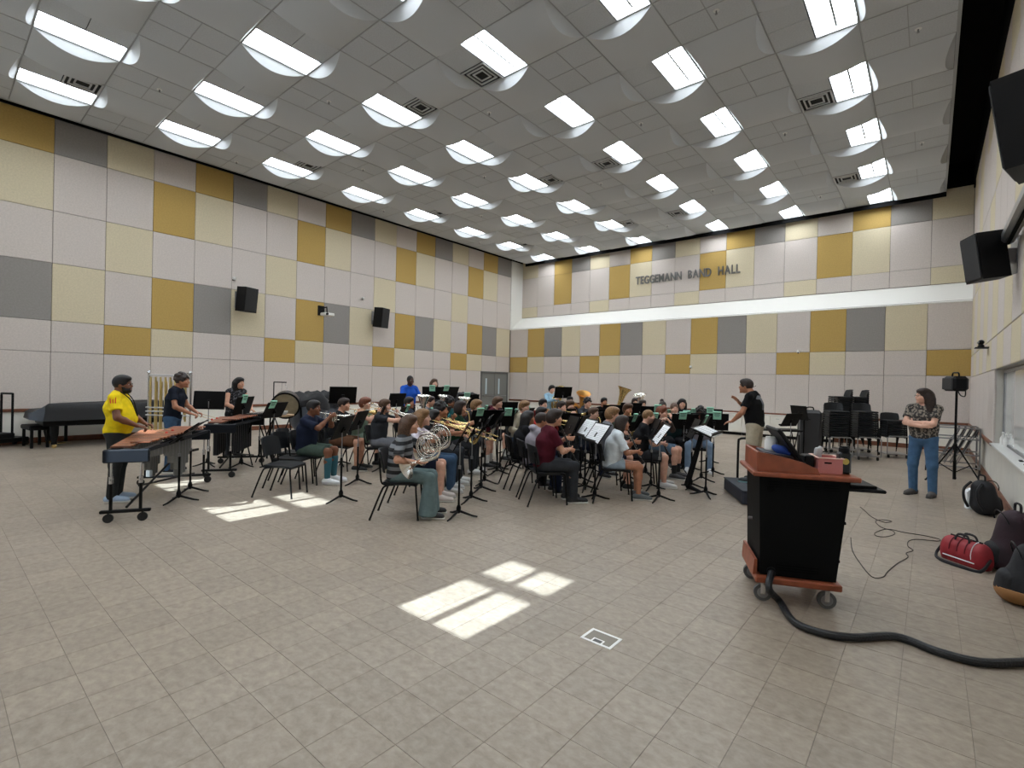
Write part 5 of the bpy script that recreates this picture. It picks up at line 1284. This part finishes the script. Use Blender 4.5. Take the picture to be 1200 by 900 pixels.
# ================================================================== CONDUCTOR AND PODIUM
pd = thing('podium', 'low dark conductor podium with a bent rail post', 'podium', (14.22, 8.33, 0), face(-.85, -.5))
MB().box((0, 0, .10), (1.05, 1.05, .19), .02).build('platform', mat('podium_side', (34, 38, 50), .6), pd); MB().box((0, 0, .20), (1.06, 1.06, .02), .006).build('carpet_top', mat('podium_top', (66, 70, 76), .9, var=.1, vscale=40), pd)
q = floor_at(864, 569); rl = thing('rail_post', 'black bent support post standing beside the podium', 'post', q, face(.9, .3))
MB().tube(smooth_path([(0, 0, .10), (0, 0, .72), (0, .02, .80), (0, .09, .82), (0, .20, .82)], 4), .019, 8).build('post', BLACK, rl)
for s in (-1, 1): MB().tube([(0, 0, .12), (s*.10, -.06, .01)], .014, 6).build('foot', BLACK, rl)
cl = (13.98, 8.40, .21)
con = person('person in black t-shirt and khaki shorts conducting on the podium', cl, face(-.93, .05), 'conduct', 'tan', 'short', 'dark', ('tee', cloth('black_tee', (22, 22, 24))), ('shorts', khaki), shoe=(40, 48, 54), sole=(150, 190, 196), res=N, scale=.945)
Jc = POSES['conduct']
obj('back_print', sdf_mesh('back_print', torso_prims(Jc, .0235), .010, .03, [plane((0, 1, 0), -.04), plane((0, 0, 1), 1.44), plane((0, 0, -1), -1.20), lambda X, Y, Z: np.abs(X)-np.where(Z > 1.37, .12, .045)]), mat('print_grey', (112, 114, 120), .9), con)
mb = MB(); mb.tube(smooth_path([(.077, .02, 1.60), (.085, .10, 1.56), (.05, .185, 1.545), (.02, .20, 1.54)], 4), .004, 6); mb.sphere((.02, .20, 1.54), .014, 8, 6); mb.build('headset_microphone', BLACKP, con)
q = (13.45, 7.80, 0); a = face(.92, .25)
cs = stand(q, face(-.97, -.1), 'wide flat conductor stand holding an open score', 1.0, 1.18, 1.5)
R = Matrix.Rotation(-1.18, 3, 'X'); t = thing('score_book', 'open white score lying on the conductor stand', 'book', (q[0], q[1], 1.0), face(-.97, -.1))
for s in (-1, 1):
    MB().box(R @ Vector((s*.17, -.014, -.02)), (.33, .012, .30), .002, R).build('page', PAPER, t, 0); mb = MB()
    for i in range(8): mb.box(R @ Vector((s*.17, -.0207, -.12+.032*i)), (.27, .0008, .006), 0, R)
    mb.build('staves', PRINT, t, 0)
q = floor_at(806, 574); eq = thing('keyboard_column', 'black leaning column stand with flat feet beside the conductor stand', 'stand', q, face(.77, .64))
MB().tube([(0, -.02, .06), (0, .10, .50), (0, .20, .90)], [.05, .045, .04], 8).build('column', BLACK, eq); MB().box((0, .22, .93), (.35, .28, .03), .01).build('top_plate', BLACK, eq)
for s in (-1, 1): MB().tube([(0, 0, .06), (s*.26, .10, .03)], [.04, .025], 8).build('foot', BLACK, eq)
# man with crossed arms
rm = person('person in floral shirt and jeans with crossed arms', (16.0, 10.5, 0), face(-.35, -.94), 'crossed', 'fair', 'wavy', 'dark', ('tee', floral), ('long', cloth('faded_jeans', (74, 104, 136))), shoe=(84, 80, 78), sole=(60, 58, 56), res=N, scale=1.0)
glasses(rm, 'crossed')

# ================================================================== LECTERN
la = math.atan2(.41, .91); lo = (15.05, 4.27, 0)
lec = thing('lectern', 'black rolling media lectern with cherry wood top and base', 'lectern', lo, la)
CHERRY = mat('cherry_laminate', (142, 74, 48), 0.4, var=.12, vscale=10); LBLK = mat('lectern_black', (8, 9, 10), 0.6, spec=.12, bump=.1, bscale=150)
MB().prism([(0.02, 0, .22), (.55, 0, .22), (.63, 0, 1.0), (.0, 0, 1.0)], (0, .02, 0), (0, .54, 0)).build('cabinet', LBLK, lec, 0)
MB().box((.28, .28, .19), (.60, .62, .05), .008).build('base_board', CHERRY, lec); MB().prism([(-.03, 0, .21), (.0, 0, .21), (.0, 0, .33), (-.02, 0, .33)], (0, .03, 0), (0, .50, 0)).build('kick_board', CHERRY, lec, 0)
MB().box((.315, .28, 1.018), (.74, .64, .036), .008).build('worktop', CHERRY, lec)
for yy_ in (.0, .52): mb = MB(); mb.prism([(-.02, 0, 1.036), (.42, 0, 1.036), (.40, 0, 1.08), (.30, 0, 1.125), (.10, 0, 1.17), (-.02, 0, 1.19)], (0, yy_, 0), (0, .025, 0)); mb.build('side_gallery', CHERRY, lec, 0)
MB().box((-.01, .27, 1.11), (.025, .52, .15), .004).build('front_gallery', CHERRY, lec)
for z in (.96, .94, .92):
    mb = MB()
    for k in range(4): mb.box((.11+.13*k, .018, z-.0), (.10, .006, .007))
    mb.build('vent_slot', BLK, lec, 0)
for k in range(3): MB().box((.28, .018, .27+.02*k), (.30, .006, .007)).build('vent_slot', BLK, lec, 0)
MB().cyl((.08, .022, .90), (.08, .012, .90), .028, n=16).build('cable_hole', BLK, lec); MB().cyl((.10, .022, .25), (.10, .010, .25), .035, n=16).build('cable_grommet', BLACKP, lec)
MB().cyl((.0, .27, .6), (-.03, .27, .6), .012, n=10).build('lock', STEEL, lec)
for x, z in ((.60, .66), (.565, .36)): MB().cyl((x-.02, .10, z), (x+.03, .10, z), .012, n=10).build('hinge_knob', BLACKP, lec)
mb = MB(); mb.box((.73, .30, .93), (.30, .50, .025), .008); mb.build('keyboard_tray', BLACKP, lec); MB().box((.72, .30, .955), (.22, .44, .02), .006).build('keyboard', BLACKP, lec)
for x, y in ((.05, .06), (.50, .06), (.05, .52), (.50, .52)):
    mb = MB(); mb.cyl((x-.0, y-.016, .066), (x, y+.016, .066), .066, n=20); wl = mb.build('caster_wheel', mat('caster_grey', (92, 92, 92), .6), lec)
    mb = MB(); mb.cyl((x, y-.019, .066), (x, y+.019, .066), .042, n=16); mb.build('hub', STEEL, wl)
    mb = MB(); mb.box((x, y-.024, .11), (.035, .006, .11), .002); mb.box((x, y+.024, .11), (.035, .006, .11), .002); mb.box((x, y, .16), (.07, .07, .012), .002); mb.build('caster_fork', CHROME, wl)
def on_lec(name, label, cat, x, y, rot=0, z=1.036):
    return thing(name, label, cat, local(lo, la, (x, y, z)), la+rot)
mo = on_lec('monitor', 'black flat monitor leaning back on the lectern', 'monitor', .36, .30)
R = Matrix.Rotation(-.62, 3, 'Y'); MB().box(R @ Vector((0, 0, .21))+Vector((0, 0, .02)), (.028, .46, .34), .008, R).build('screen_panel', BLACKP, mo); MB().box(R @ Vector((.016, 0, .21))+Vector((0, 0, .02)), (.004, .43, .31), 0, R).build('screen', mat('screen_glass', (14, 15, 18), .15), mo, 0)
MB().box((.02, -.10, .065), (.07, .14, .13), .01).build('stand_block', BLACKP, mo)
tb = on_lec('wipes_tub', 'white cylindrical wipes tub behind the lectern gallery', 'tub', .16, .42); MB().lathe([(.0, 0), (.05, 0), (.052, .20), (.046, .215), (0, .22)], n=18).build('tub', WHITE, tb); MB().lathe([(.045, .215), (.043, .24), (0, .243)], n=16).build('lid', WHITE, tb)
gv = on_lec('cloth_glove', 'blue crumpled cloth lying on the lectern papers', 'cloth', .20, .26); gv.scale = (.8, .8, .95); me = sdf_mesh('cloth', [Ell((0, 0, .16), (.06, .05, .035)), Ell((.04, .02, .15), (.05, .04, .03)), Ell((-.04, .03, .17), (.04, .05, .03)), Cap((.02, -.03, .15), (.07, -.05, .13), .02, .015), Ell((0, 0, .06), (.05, .05, .10))], .009, .02); obj('folded_cloth', me, mat('blue_cloth', (40, 70, 150), .8), gv)
pb = on_lec('paper_stack', 'loose dark binder and papers on the lectern', 'papers', .12, .30); MB().box((.04, 0, .115), (.22, .34, .02), .004, Matrix.Rotation(.12, 3, 'Y')).build('binder', mat('binder', (52, 50, 58), .5), pb); MB().box((.05, -.02, .05), (.16, .26, .10), .004).build('papers', PAPER, pb)
pk = on_lec('storage_box', 'pink plastic storage box with a slot handle', 'box', .515, .20); PINK = mat('pink_plastic', (206, 128, 124), .5)
mb = MB(); mb.prism([(-.075, -.10, 0), (.075, -.10, 0), (.075, .10, 0), (-.075, .10, 0)], (0, 0, 0), (0, 0, .005))
for (c_, s_) in (((-.08, 0, .06), (.008, .22, .12)), ((.08, 0, .06), (.008, .22, .12)), ((0, -.11, .06), (.165, .008, .12)), ((0, .11, .06), (.165, .008, .12))): mb.box(c_, s_, .003)
mb.build('box_shell', PINK, pk); mb = MB()
for (c_, s_) in (((-.085, 0, .122), (.018, .24, .008)), ((.085, 0, .122), (.018, .24, .008)), ((0, -.115, .122), (.185, .018, .008)), ((0, .115, .122), (.185, .018, .008))): mb.box(c_, s_, .002)
mb.build('rim', mat('pink_rim', (226, 190, 176), .5), pk); MB().box((-.02, -.115, .085), (.05, .004, .010)).build('slot', BLK, pk, 0)
pgb = on_lec('plastic_bag', 'crumpled clear plastic wrapper in the pink box', 'wrapper', .47, .24); pgb.scale = (.75, .75, .95); me = sdf_mesh('wrap', [Ell((0, 0, .10), (.035, .03, .10)), Ell((.02, .02, .17), (.03, .025, .04)), Ell((-.025, -.01, .15), (.02, .03, .05)), Ell((.01, -.02, .05), (.04, .035, .05))], .010, .01); obj('wrapper', me, mat('clear_wrap', (196, 198, 200), .2), pgb)
cn = on_lec('speaker_canister', 'black cylindrical canister with a gold emblem on the lectern', 'canister', .625, .16); mb = MB(); mb.box((0, 0, .085), (.085, .085, .17), .014); mb.build('can_body', mat('can_black', (16, 17, 20), .35), cn); mb = MB(); mb.lathe([(.036, .17), (.036, .20), (.03, .205), (.03, .215), (0, .216)], n=18); mb.build('lid', BLACKP, cn); MB().tube([(-.0, -.0425, .10), (-.0, -.0445, .10)], .024, 20).build('gold_emblem', mat('gold_sticker', (206, 178, 96), .35, .6), cn)
# hose from the lectern and thin cable
h0 = Vector(local(lo, la, (.10, .0, .25)))
pts = [h0, Vector((15.155, 4.17, .17)), Vector(floor_at(914, 705, .05)), Vector(floor_at(930, 728, .028)), Vector(floor_at(960, 741, .028)), Vector(floor_at(1000, 747, .028)), Vector(floor_at(1050, 746, .028)), Vector(floor_at(1100, 764, .028)), Vector(floor_at(1150, 776, .028)), Vector(floor_at(1200, 776, .028)), Vector((16.86, 4.75, .028))]
tag(MB().tube(smooth_path(pts, 8), .026, 10).build('cable_hose', mat('hose_black', (26, 27, 30), .45, bump=.5, bscale=80)), 'thick black cable hose snaking from the lectern across the floor', 'hose')
cab = [(1008, 594), (1014, 599), (1022, 606), (1036, 612), (1045, 611), (1034, 609), (1026, 611), (1033, 618), (1046, 622), (1048, 626), (1038, 629), (1027, 628), (1026, 624), (1040, 620), (1060, 624), (1085, 628), (1101, 632), (1098, 634), (1075, 632), (1065, 634), (1064, 640), (1070, 645), (1062, 648), (1064, 653), (1052, 660), (1040, 670), (1035, 676), (1022, 676), (1008, 660), (999, 645), (997, 630)]
tag(MB().tube(smooth_path([Vector(floor_at(x, y, .006)) for x, y in cab], 4), .0045, 6).build('thin_cable', mat('cable_dark', (52, 46, 42), .6)), 'thin dark cable looping on the floor beside the lectern', 'cable')
fb = thing('floor_box', 'floor outlet cover outlined with white tape', 'floor box', (14.42, 2.935, 0), 0)
MB().box((0, 0, .001), (.20, .145, .002)).build('cover_plate', mat('box_plate', (136, 128, 116), .5), fb, 0); mb = MB()
for s in (-1, 1): mb.box((0, s*.075, .002), (.224, .019, .003)); mb.box((s*.104, 0, .002), (.019, .15, .003))
mb.box((0, -.025, .002), (.08, .010, .003)); mb.box((-.036, -.045, .002), (.010, .045, .003)); mb.box((.036, -.045, .002), (.010, .045, .003))
mb.build('white_tape', mat('tape_white', (246, 246, 244), .6), fb, 0); MB().box((0, -.048, .0015), (.055, .032, .003)).build('recess', mat('box_dark', (84, 82, 80), .5), fb, 0)

# ================================================================== RIGHT SIDE
# loudspeaker on a tripod
q = (16.45, 12.55, 0); ts = thing('speaker_tripod', 'black tripod stand carrying a portable loudspeaker', 'tripod', q, 0)
MB().cyl((0, 0, .15), (0, 0, 1.72), .019, n=10).build('pole', BLACK, ts); MB().cyl((0, 0, .60), (0, 0, .72), .032, n=10).build('collar', BLACKP, ts); MB().cyl((0, 0, .05), (0, 0, .40), .026, n=10).build('foot_tube', BLACK, ts)
for k in range(3):
    a = 3.6+k*2.094; dx, dy = math.cos(a), math.sin(a); leg = MB().tube([(dx*.03, dy*.03, .68), (dx*.46, dy*.46, .012)], .013, 8).build('leg', BLACK, ts); MB().tube([(dx*.03, dy*.03, .20), (dx*.24, dy*.24, .34)], .009, 6).build('brace', BLACK, ts); MB().sphere((dx*.46, dy*.46, .018), .018, 8, 6).build('rubber_foot', RUBBER, leg)
sp = thing('portable_loudspeaker', 'black portable loudspeaker with handle on the tripod', 'loudspeaker', (q[0]-.02, q[1], 1.70), face(-.75, -.3))
R = Matrix.Rotation(.18, 3, 'Y'); MB().box((0, 0, .15), (.42, .26, .28), .05).build('cabinet', BLACKP, sp); MB().box((-.0, .125, .15), (.36, .02, .22), .01).build('grille', mat('grille', (40, 40, 42), .6, bump=.5, bscale=300), sp); MB().tube(smooth_path([(-.12, 0, .28), (-.10, 0, .35), (0, 0, .36), (.10, 0, .35), (.12, 0, .28)], 4), .014, 8).build('handle', BLACKP, sp); MB().tube(smooth_path([(.19, -.10, .08), (.14, -.14, -.06), (0, -.15, -.08), (-.06, -.13, .04)], 5), .010, 6).build('strap', BLACKP, sp)
# stacked chairs on dollies
SM = None
def stack_chair(loc, rotz, label, group):
    global SM
    if SM is None:
        t = SM = thing('stacked_chair', label, 'chair', loc, rotz, group)
        MB().box((0, 0, .45), (.43, .44, .040), .014).build('seat', SEATM, t); mb = MB(); curved_back(mb, -.20, .48, .66, .42); mb.build('backrest', SEATM, t, 50)
        mb = MB()
        for s in (-1, 1): mb.tube([(s*.215, .225, .03), (s*.205, .20, .41), (s*.20, .05, .43), (s*.20, -.18, .43), (s*.20, -.22, .60)], .010, 6); mb.tube([(s*.20, -.15, .42), (s*.215, -.30, .03)], .010, 6)
        mb.build('frame', BLACK, t); return t
    return dup(SM, loc, rotz, label, group)
for n_, (px, dp, cnt, z0, lb) in enumerate(((981, 12.1, 12, .10, 'black chair in the stack nearest the black case'), (1014, 12.2, 12, .10, 'black chair in the middle stack on the dolly'), (1048, 12.7, 8, .08, 'black chair in the shorter stack behind the floral shirt'), (1004, 13.6, 18, .10, 'black chair in the tall stack behind the others'), (985, 13.4, 18, .10, 'black chair in the tall stack behind the first stack'))):
    q = at(px, dp); a = face(.45, -.89) if n_ < 3 else face(-.89, -.45)
    for k in range(cnt): stack_chair((q[0]-.008*k*math.sin(-a)*0, q[1], z0+.055*k), a, lb.replace('black chair', ORD[k]+' black chair up', 1), lb.replace('black chair', 'black chairs', 1))
    dl = thing('chair_dolly', 'metal wheeled dolly under the '+lb.split(' in the ')[1], 'dolly', q, a); mb = MB(); mb.box((0, 0, .095), (.52, .62, .02), .004); mb.build('deck', STEEL, dl); mb = MB(); mb.tube([(-.25, .30, .10), (-.25, .30, .50), (-.20, .30, .55), (.20, .30, .55), (.25, .30, .50), (.25, .30, .10)], .013, 8); mb.build('front_loop', STEEL, dl)
    for sx in (-1, 1):
        for sy in (-1, 1): mb = MB(); caster(mb, (sx*.2, sy*.25, .042), .042); mb.build('caster', RUBBER, dl)
# metal chair cart in the corner
q = (16.45, 14.35, 0); cc_ = thing('chair_cart', 'metal tube cart with folded chairs in the corner', 'cart', q, 0.0)
for x in (-.42, .42):
    for y in (-.45, .45): MB().tube([(x, y, .12), (x, y, .95)], .016, 8).build('post', STEEL, cc_); mb = MB(); caster(mb, (x, y, .055), .055); mb.build('caster', RUBBER, cc_)
for z in (.95, .72, .40, .14):
    mb = MB(); mb.tube([(-.42, -.45, z), (.42, -.45, z), (.42, .45, z), (-.42, .45, z), (-.42, -.45, z)], .014, 8); mb.build('rail', STEEL, cc_)
for k in range(4):
    fc_ = thing('folded_chair', ORD[k]+' dark folded chair from the tripod in the metal cart', 'chair', (16.25+.1*k, 14.35, .16), 0, 'folded chairs in the metal cart'); Rr = Matrix.Rotation(.35, 3, 'Y')
    MB().box(Rr @ Vector((0, 0, .38)), (.03, .42, .40), .008, Rr).build('seat', SEATM, fc_); MB().box(Rr @ Vector((.03, 0, .75)), (.025, .42, .22), .008, Rr).build('backrest', SEATM, fc_)
    for s in (-1, 1): MB().tube([Rr @ Vector((-.02, s*.22, 0)), Rr @ Vector((.03, s*.22, .86))], .010, 6).build('frame', STEEL, fc_)
# black case, desk and stands near the stacks
q = at(950, 12.0); bc = thing('equipment_case', 'tall dark grey upright case with rounded top beside the chair stacks', 'case', q, face(.4, -.9))
MB().box((0, 0, .62), (.46, .40, 1.12), .07).build('case_body', mat('case_grey', (46, 46, 48), .6, bump=.3, bscale=30), bc); MB().box((.17, .0, .62), (.03, .42, 1.10), .01).build('binding', BLACKP, bc); MB().tube(smooth_path([(-.08, .0, 1.17), (-.06, 0, 1.24), (.06, 0, 1.24), (.08, 0, 1.17)], 4), .014, 6).build('handle', BLACKP, bc)
for sx in (-1, 1): mb = MB(); caster(mb, (sx*.18, .1, .045), .045); caster(mb, (sx*.18, -.1, .045), .045); mb.build('caster', RUBBER, bc)
q = at(912, 11.6); dk = table('side_desk', 'black side desk against the back beside the dark case', q, face(.45, -.89), .95, .5, .74, BLACK, BLACK)
for i, (px, dp, zz, til) in enumerate(((928, 11.2, .98, .5), (938, 11.7, 1.12, .2), (970, 12.9, 1.0, .8))):
    q = at(px, dp); stand(q, face((.8, -.6, .5)[i], (-.4, -.7, .5)[i]), ('black stand folded beside the side desk', 'black stand leaning on the dark case', 'black stand between dark case and chair stack')[i], zz, til)
# bags
NAVYB = mat('bag_black', (26, 26, 30), .75, bump=.4, bscale=25)
def bag(name, label, loc, rot, prims, m, h=.014, clips=()):
    t = thing(name, label, 'bag', loc, rot); obj('bag_body', sdf_mesh('bag_body', prims, h, .04, [plane((0, 0, -1), 0)]+list(clips)), m, t); return t
rb = (16.37, 6.68, 0); REDB = mat('bag_red', (150, 34, 44), .6, var=.1, bump=.25, bscale=20)
b1 = bag('sports_bag', 'red sports bag with white piping and black strap', rb, -.72, [Cap((-.19, 0, .11), (.19, 0, .11), .11, .11), Cap((-.2, 0, .05), (.2, 0, .05), .10, .10)], REDB); b1.scale = (.74, .85, 1.1)
mb = MB()
for x in (-.12, -.02, .08): mb.tube(arc((x, 0, .11), .113, 0, math.pi, 10, (0, 1, 0), (0, 0, 1)), .007, 6)
mb.build('side_bands', mat('bag_darkred', (104, 22, 32), .7), b1); mb = MB()
for x in (.16,): mb.tube(arc((x, 0, .11), .115, -.3, math.pi+.3, 12, (0, 1, 0), (0, 0, 1)), .005, 6)
mb.tube([(-.2, -.112, .05), (.2, -.112, .05)], .005, 6); mb.build('piping', PAPER, b1); MB().tube([(-.2, 0, .222), (.2, 0, .222)], .010, 6).build('zip', BLACKP, b1)
for s in (-1, 1): MB().tube(smooth_path([(-.09, s*.06, .20), (-.06, s*.05, .255), (.06, s*.05, .255), (.09, s*.06, .20)], 4), .011, 6).build('handle', NAVYB, b1)
MB().tube(smooth_path([(-.27, 0, .15), (-.30, -.10, .03), (-.12, -.22, .012), (.14, -.22, .012), (.32, -.16, .012), (.30, 0, .10)], 5), .016, 6).build('shoulder_strap', NAVYB, b1)
def backpack(label, loc, rot, m, pocketm, h=.46, strapm=None, base=False):
    t = bag('backpack', label, loc, rot, [Cap((0, 0, .14), (0, -.03, h-.14), .15, .12, .04, ((1, 0, 0), 1.15)), Cap((0, .07, .10), (0, .06, .20), .10, .09, .04, ((1, 0, 0), 1.3))], m)
    obj('front_pocket', sdf_mesh('front_pocket', [Cap((0, .13, .11), (0, .12, .20), .075, .07, .03, ((1, 0, 0), 1.5))], .014, .03, [plane((0, 0, -1), -.03)]), pocketm, t)
    if base: obj('tan_base', sdf_mesh('tan_base', [Cap((0, 0, .14), (0, -.03, .20), .154, .154, .04, ((1, 0, 0), 1.15)), Cap((0, .10, .11), (0, .10, .16), .105, .10, .04, ((1, 0, 0), 1.4))], .014, .04, [plane((0, 0, -1), 0), plane((0, 0, 1), .13)]), mat('bag_tan', (158, 112, 66), .7), t)
    for s in (-1, 1): MB().tube(smooth_path([(s*.08, -.12, h-.06), (s*.10, -.20, h-.16), (s*.11, -.19, .20), (s*.12, -.12, .08)], 5), .018, 6).build('shoulder_strap', strapm or NAVYB, t)
    MB().tube(smooth_path([(-.05, -.05, h-.03), (-.04, -.05, h+.04), (.04, -.05, h+.04), (.05, -.05, h-.03)], 4), .011, 6).build('top_handle', NAVYB, t)
    MB().tube(arc((0, .06, h-.16), .13, .2, math.pi-.2, 10, (1, 0, 0), (0, .3, 1)), .006, 6).build('zip', BLACKP, t); return t
p1 = backpack('black backpack with white patch leaning by the right wall', (16.68, 9.55, 0), face(.77, .64), NAVYB, NAVYB, .50); MB().box((-.10, .12, .36), (.12, .03, .14), .01, Matrix.Rotation(.3, 3, 'Y')).build('white_patch', PAPER, p1)
pw = thing('paper_cup', 'white paper carton behind the black backpack', 'carton', (16.55, 9.85, 0), .4); MB().box((0, 0, .13), (.12, .08, .26), .01).build('carton_body', PAPER, pw); MB().prism([(-.06, 0, .26), (.06, 0, .26), (.0, 0, .30)], (0, -.04, 0), (0, .08, 0)).build('carton_gable', PAPER, pw, 0)
backpack('large black and maroon backpack beside the red bag', (16.68, 6.72, 0), 1.9, mat('bag_maroon', (40, 20, 30), .75, var=.2, vscale=6, bump=.3, bscale=25), NAVYB, .60)
backpack('dark backpack with tan base by the right wall', (16.70, 5.74, 0), 1.7, NAVYB, NAVYB, .52, base=True)
tag(MB().tube([floor_at(1166, 662, .006), floor_at(1190, 668, .006)], .006, 6).build('drumstick', mat('stick_dark', (60, 44, 36), .5)), 'thin dark stick lying on the floor by the maroon backpack', 'stick')
# bottles and markers on the whiteboard tray
for i, (px, py) in enumerate(((1165, 505), (1175, 507))):
    Yb = 11.9-.45*i; bt_ = thing('spray_bottle', 'white spray bottle standing on the whiteboard tray', 'bottle', (RX+.08, Yb, .80), 0, 'bottles on the tray'); MB().lathe([(0, 0), (.04, 0), (.042, .13), (.018, .17), (.016, .20)], n=14).build('bottle', WHITE, bt_); MB().box((0, -.01, .215), (.03, .06, .035), .008).build('nozzle', WHITE, bt_)
for i, Yb in enumerate((9.2, 8.75)): er = MB().box((RX+.03, Yb, .817), (.04, .11, .03), .008).build('board_eraser', BLACKP); tag(er, 'black felt eraser lying on the whiteboard tray', 'eraser', 'erasers on the tray')
# wall loudspeakers, projector, screen case, camera shelf
def wall_speaker(label, loc, rot, tilt, w=.46, d=.42, h=.72):
    t = thing('wall_loudspeaker', label, 'loudspeaker', loc, rot); R = Matrix.Rotation(tilt, 3, 'X')
    mb = MB(); poly = [(-w/2, d/2, 0), (w/2, d/2, 0), (w*.33, -d/2, 0), (-w*.33, -d/2, 0)]; P = [R @ (Vector(p)+Vector((0, 0, -h/2))) for p in poly]; mb.prism(P, (0, 0, 0), R @ Vector((0, 0, h))); mb.build('cabinet', BLACKP, t, 0)
    MB().box(R @ Vector((0, d/2+.008, 0)), (w-.03, .016, h-.04), .008, R).build('grille', mat('speaker_grille', (30, 30, 32), .7, bump=.6, bscale=400), t); MB().box((0, -d/2-.06, 0), (.10, .16, .20), .01).build('bracket', STEEL, t); MB().box((0, -d/2-.13, 0), (.16, .012, .50), .004).build('mount_plate', STEEL, t); return t
wall_speaker('black loudspeaker on the panelled wall above the vest player', (.42, 6.2, 3.95), face(.93, .36), -.10)
wall_speaker('black loudspeaker on the panelled wall beyond the projector', (.42, 10.95, 3.95), face(.93, .36), -.10)
wall_speaker('black loudspeaker on the right wall beyond the screen case', (16.62, 9.40, 3.56), face(-.93, -.36), -.14, .42, .34, .63)
wall_speaker('large black loudspeaker high on the right wall near the lights', (16.60, 5.0, 3.60), face(-.95, .25), -.14, .42, .34, .66)
pj_ = thing('projector', 'white projector on a black wall arm', 'projector', (.55, 8.75, 3.80), face(1, 0)); MB().box((0, 0, 0), (.36, .30, .10), .02).build('housing', WHITE, pj_); MB().tube([(.10, .14, .0), (.10, .19, .0)], .04, 14).build('lens', BLACKP, pj_); MB().box((-.05, -.50, .17), (.24, .04, .34), .01).build('wall_plate', BLACK, pj_); MB().tube([(-.05, -.48, .25), (0, -.05, .25), (0, -.02, .05)], .022, 8).build('arm', BLACK, pj_)
sc_ = thing('screen_case', 'grey projection screen case mounted along the right wall', 'screen case', (16.82, 7.3, 3.78), 0); MB().box((0, 0, 0), (.14, 4.3, .15), .03).build('case', STEEL, sc_); MB().box((0, 0, -.085), (.04, 4.1, .02), .004).build('slot', BLK, sc_, 0)
cs_ = thing('camera_shelf', 'small black wall shelf holding two little cameras', 'shelf', (RX-.12, 13.5, 2.58), 0); MB().box((0, 0, 0), (.22, .30, .02), .004).build('shelf_board', BLACK, cs_)
for i, y in enumerate((-.08, .07)):
    cm = thing('web_camera', 'small dark camera on the black wall shelf', 'camera', (RX-.14, 13.5+y, 2.59), face(-.8, -.5), 'cameras on the shelf'); MB().lathe([(0, 0), (.05, 0), (.045, .04), (.03, .05)], n=14).build('base', BLACKP, cm); MB().sphere((0, 0, .095), .048, 14, 10).build('head', BLACKP, cm); MB().tube([(0, .03, .095), (0, .055, .095)], .018, 12).build('lens', STEEL, cm)
for lb, loc in (('small white sensor on the wall above a loudspeaker', (LX+.06, 6.0, 4.58)), ('small white box on the wall above the far loudspeaker', (LX+.06, 10.42, 4.62)), ('small white box on the back wall panels', (12.68, BY-.06, 2.92)), ('small white outlet on the back wall', (9.09, BY-.06, 2.41))):
    t = thing('wall_sensor', lb, 'sensor', loc, 0); MB().box((0, 0, 0), (.09, .09, .10), .02).build('housing', WHITE, t); MB().sphere((.0, -.03, -.04), .025, 8, 6).build('lens', BLACKP, t)

for i in range(4):
    x = 10.6+.9*i; t = thing('base_cabinet', ORD[i]+' white low cabinet from the band under the back wood rail', 'cabinet', (x, BY-.05, 0), 0, 'white low cabinets along the back wall')
    MB().box((0, -.17, .42), (.89, .30, .64), .006).build('body', DADO, t); MB().box((0, -.15, .05), (.86, .26, .10)).build('plinth', BLACKP, t, 0)
    for s in (-1, 1):
        d_ = MB().box((s*.222, -.33, .34), (.43, .02, .42), .005).build('door', DADO, t); MB().tube([(s*.05, -.345, .50), (s*.05, -.365, .50), (s*.05, -.365, .42), (s*.05, -.345, .42)], .005, 6).build('handle', STEEL, d_)
        d_ = MB().box((s*.222, -.33, .645), (.43, .02, .16), .005).build('drawer', DADO, t); MB().tube([(s*.222-.05, -.345, .645), (s*.222-.05, -.365, .645), (s*.222+.05, -.365, .645), (s*.222+.05, -.345, .645)], .005, 6).build('handle', STEEL, d_)
    MB().box((0, -.17, .755), (.90, .36, .03), .006).build('worktop', mat('counter', (214, 210, 202), .5), t)
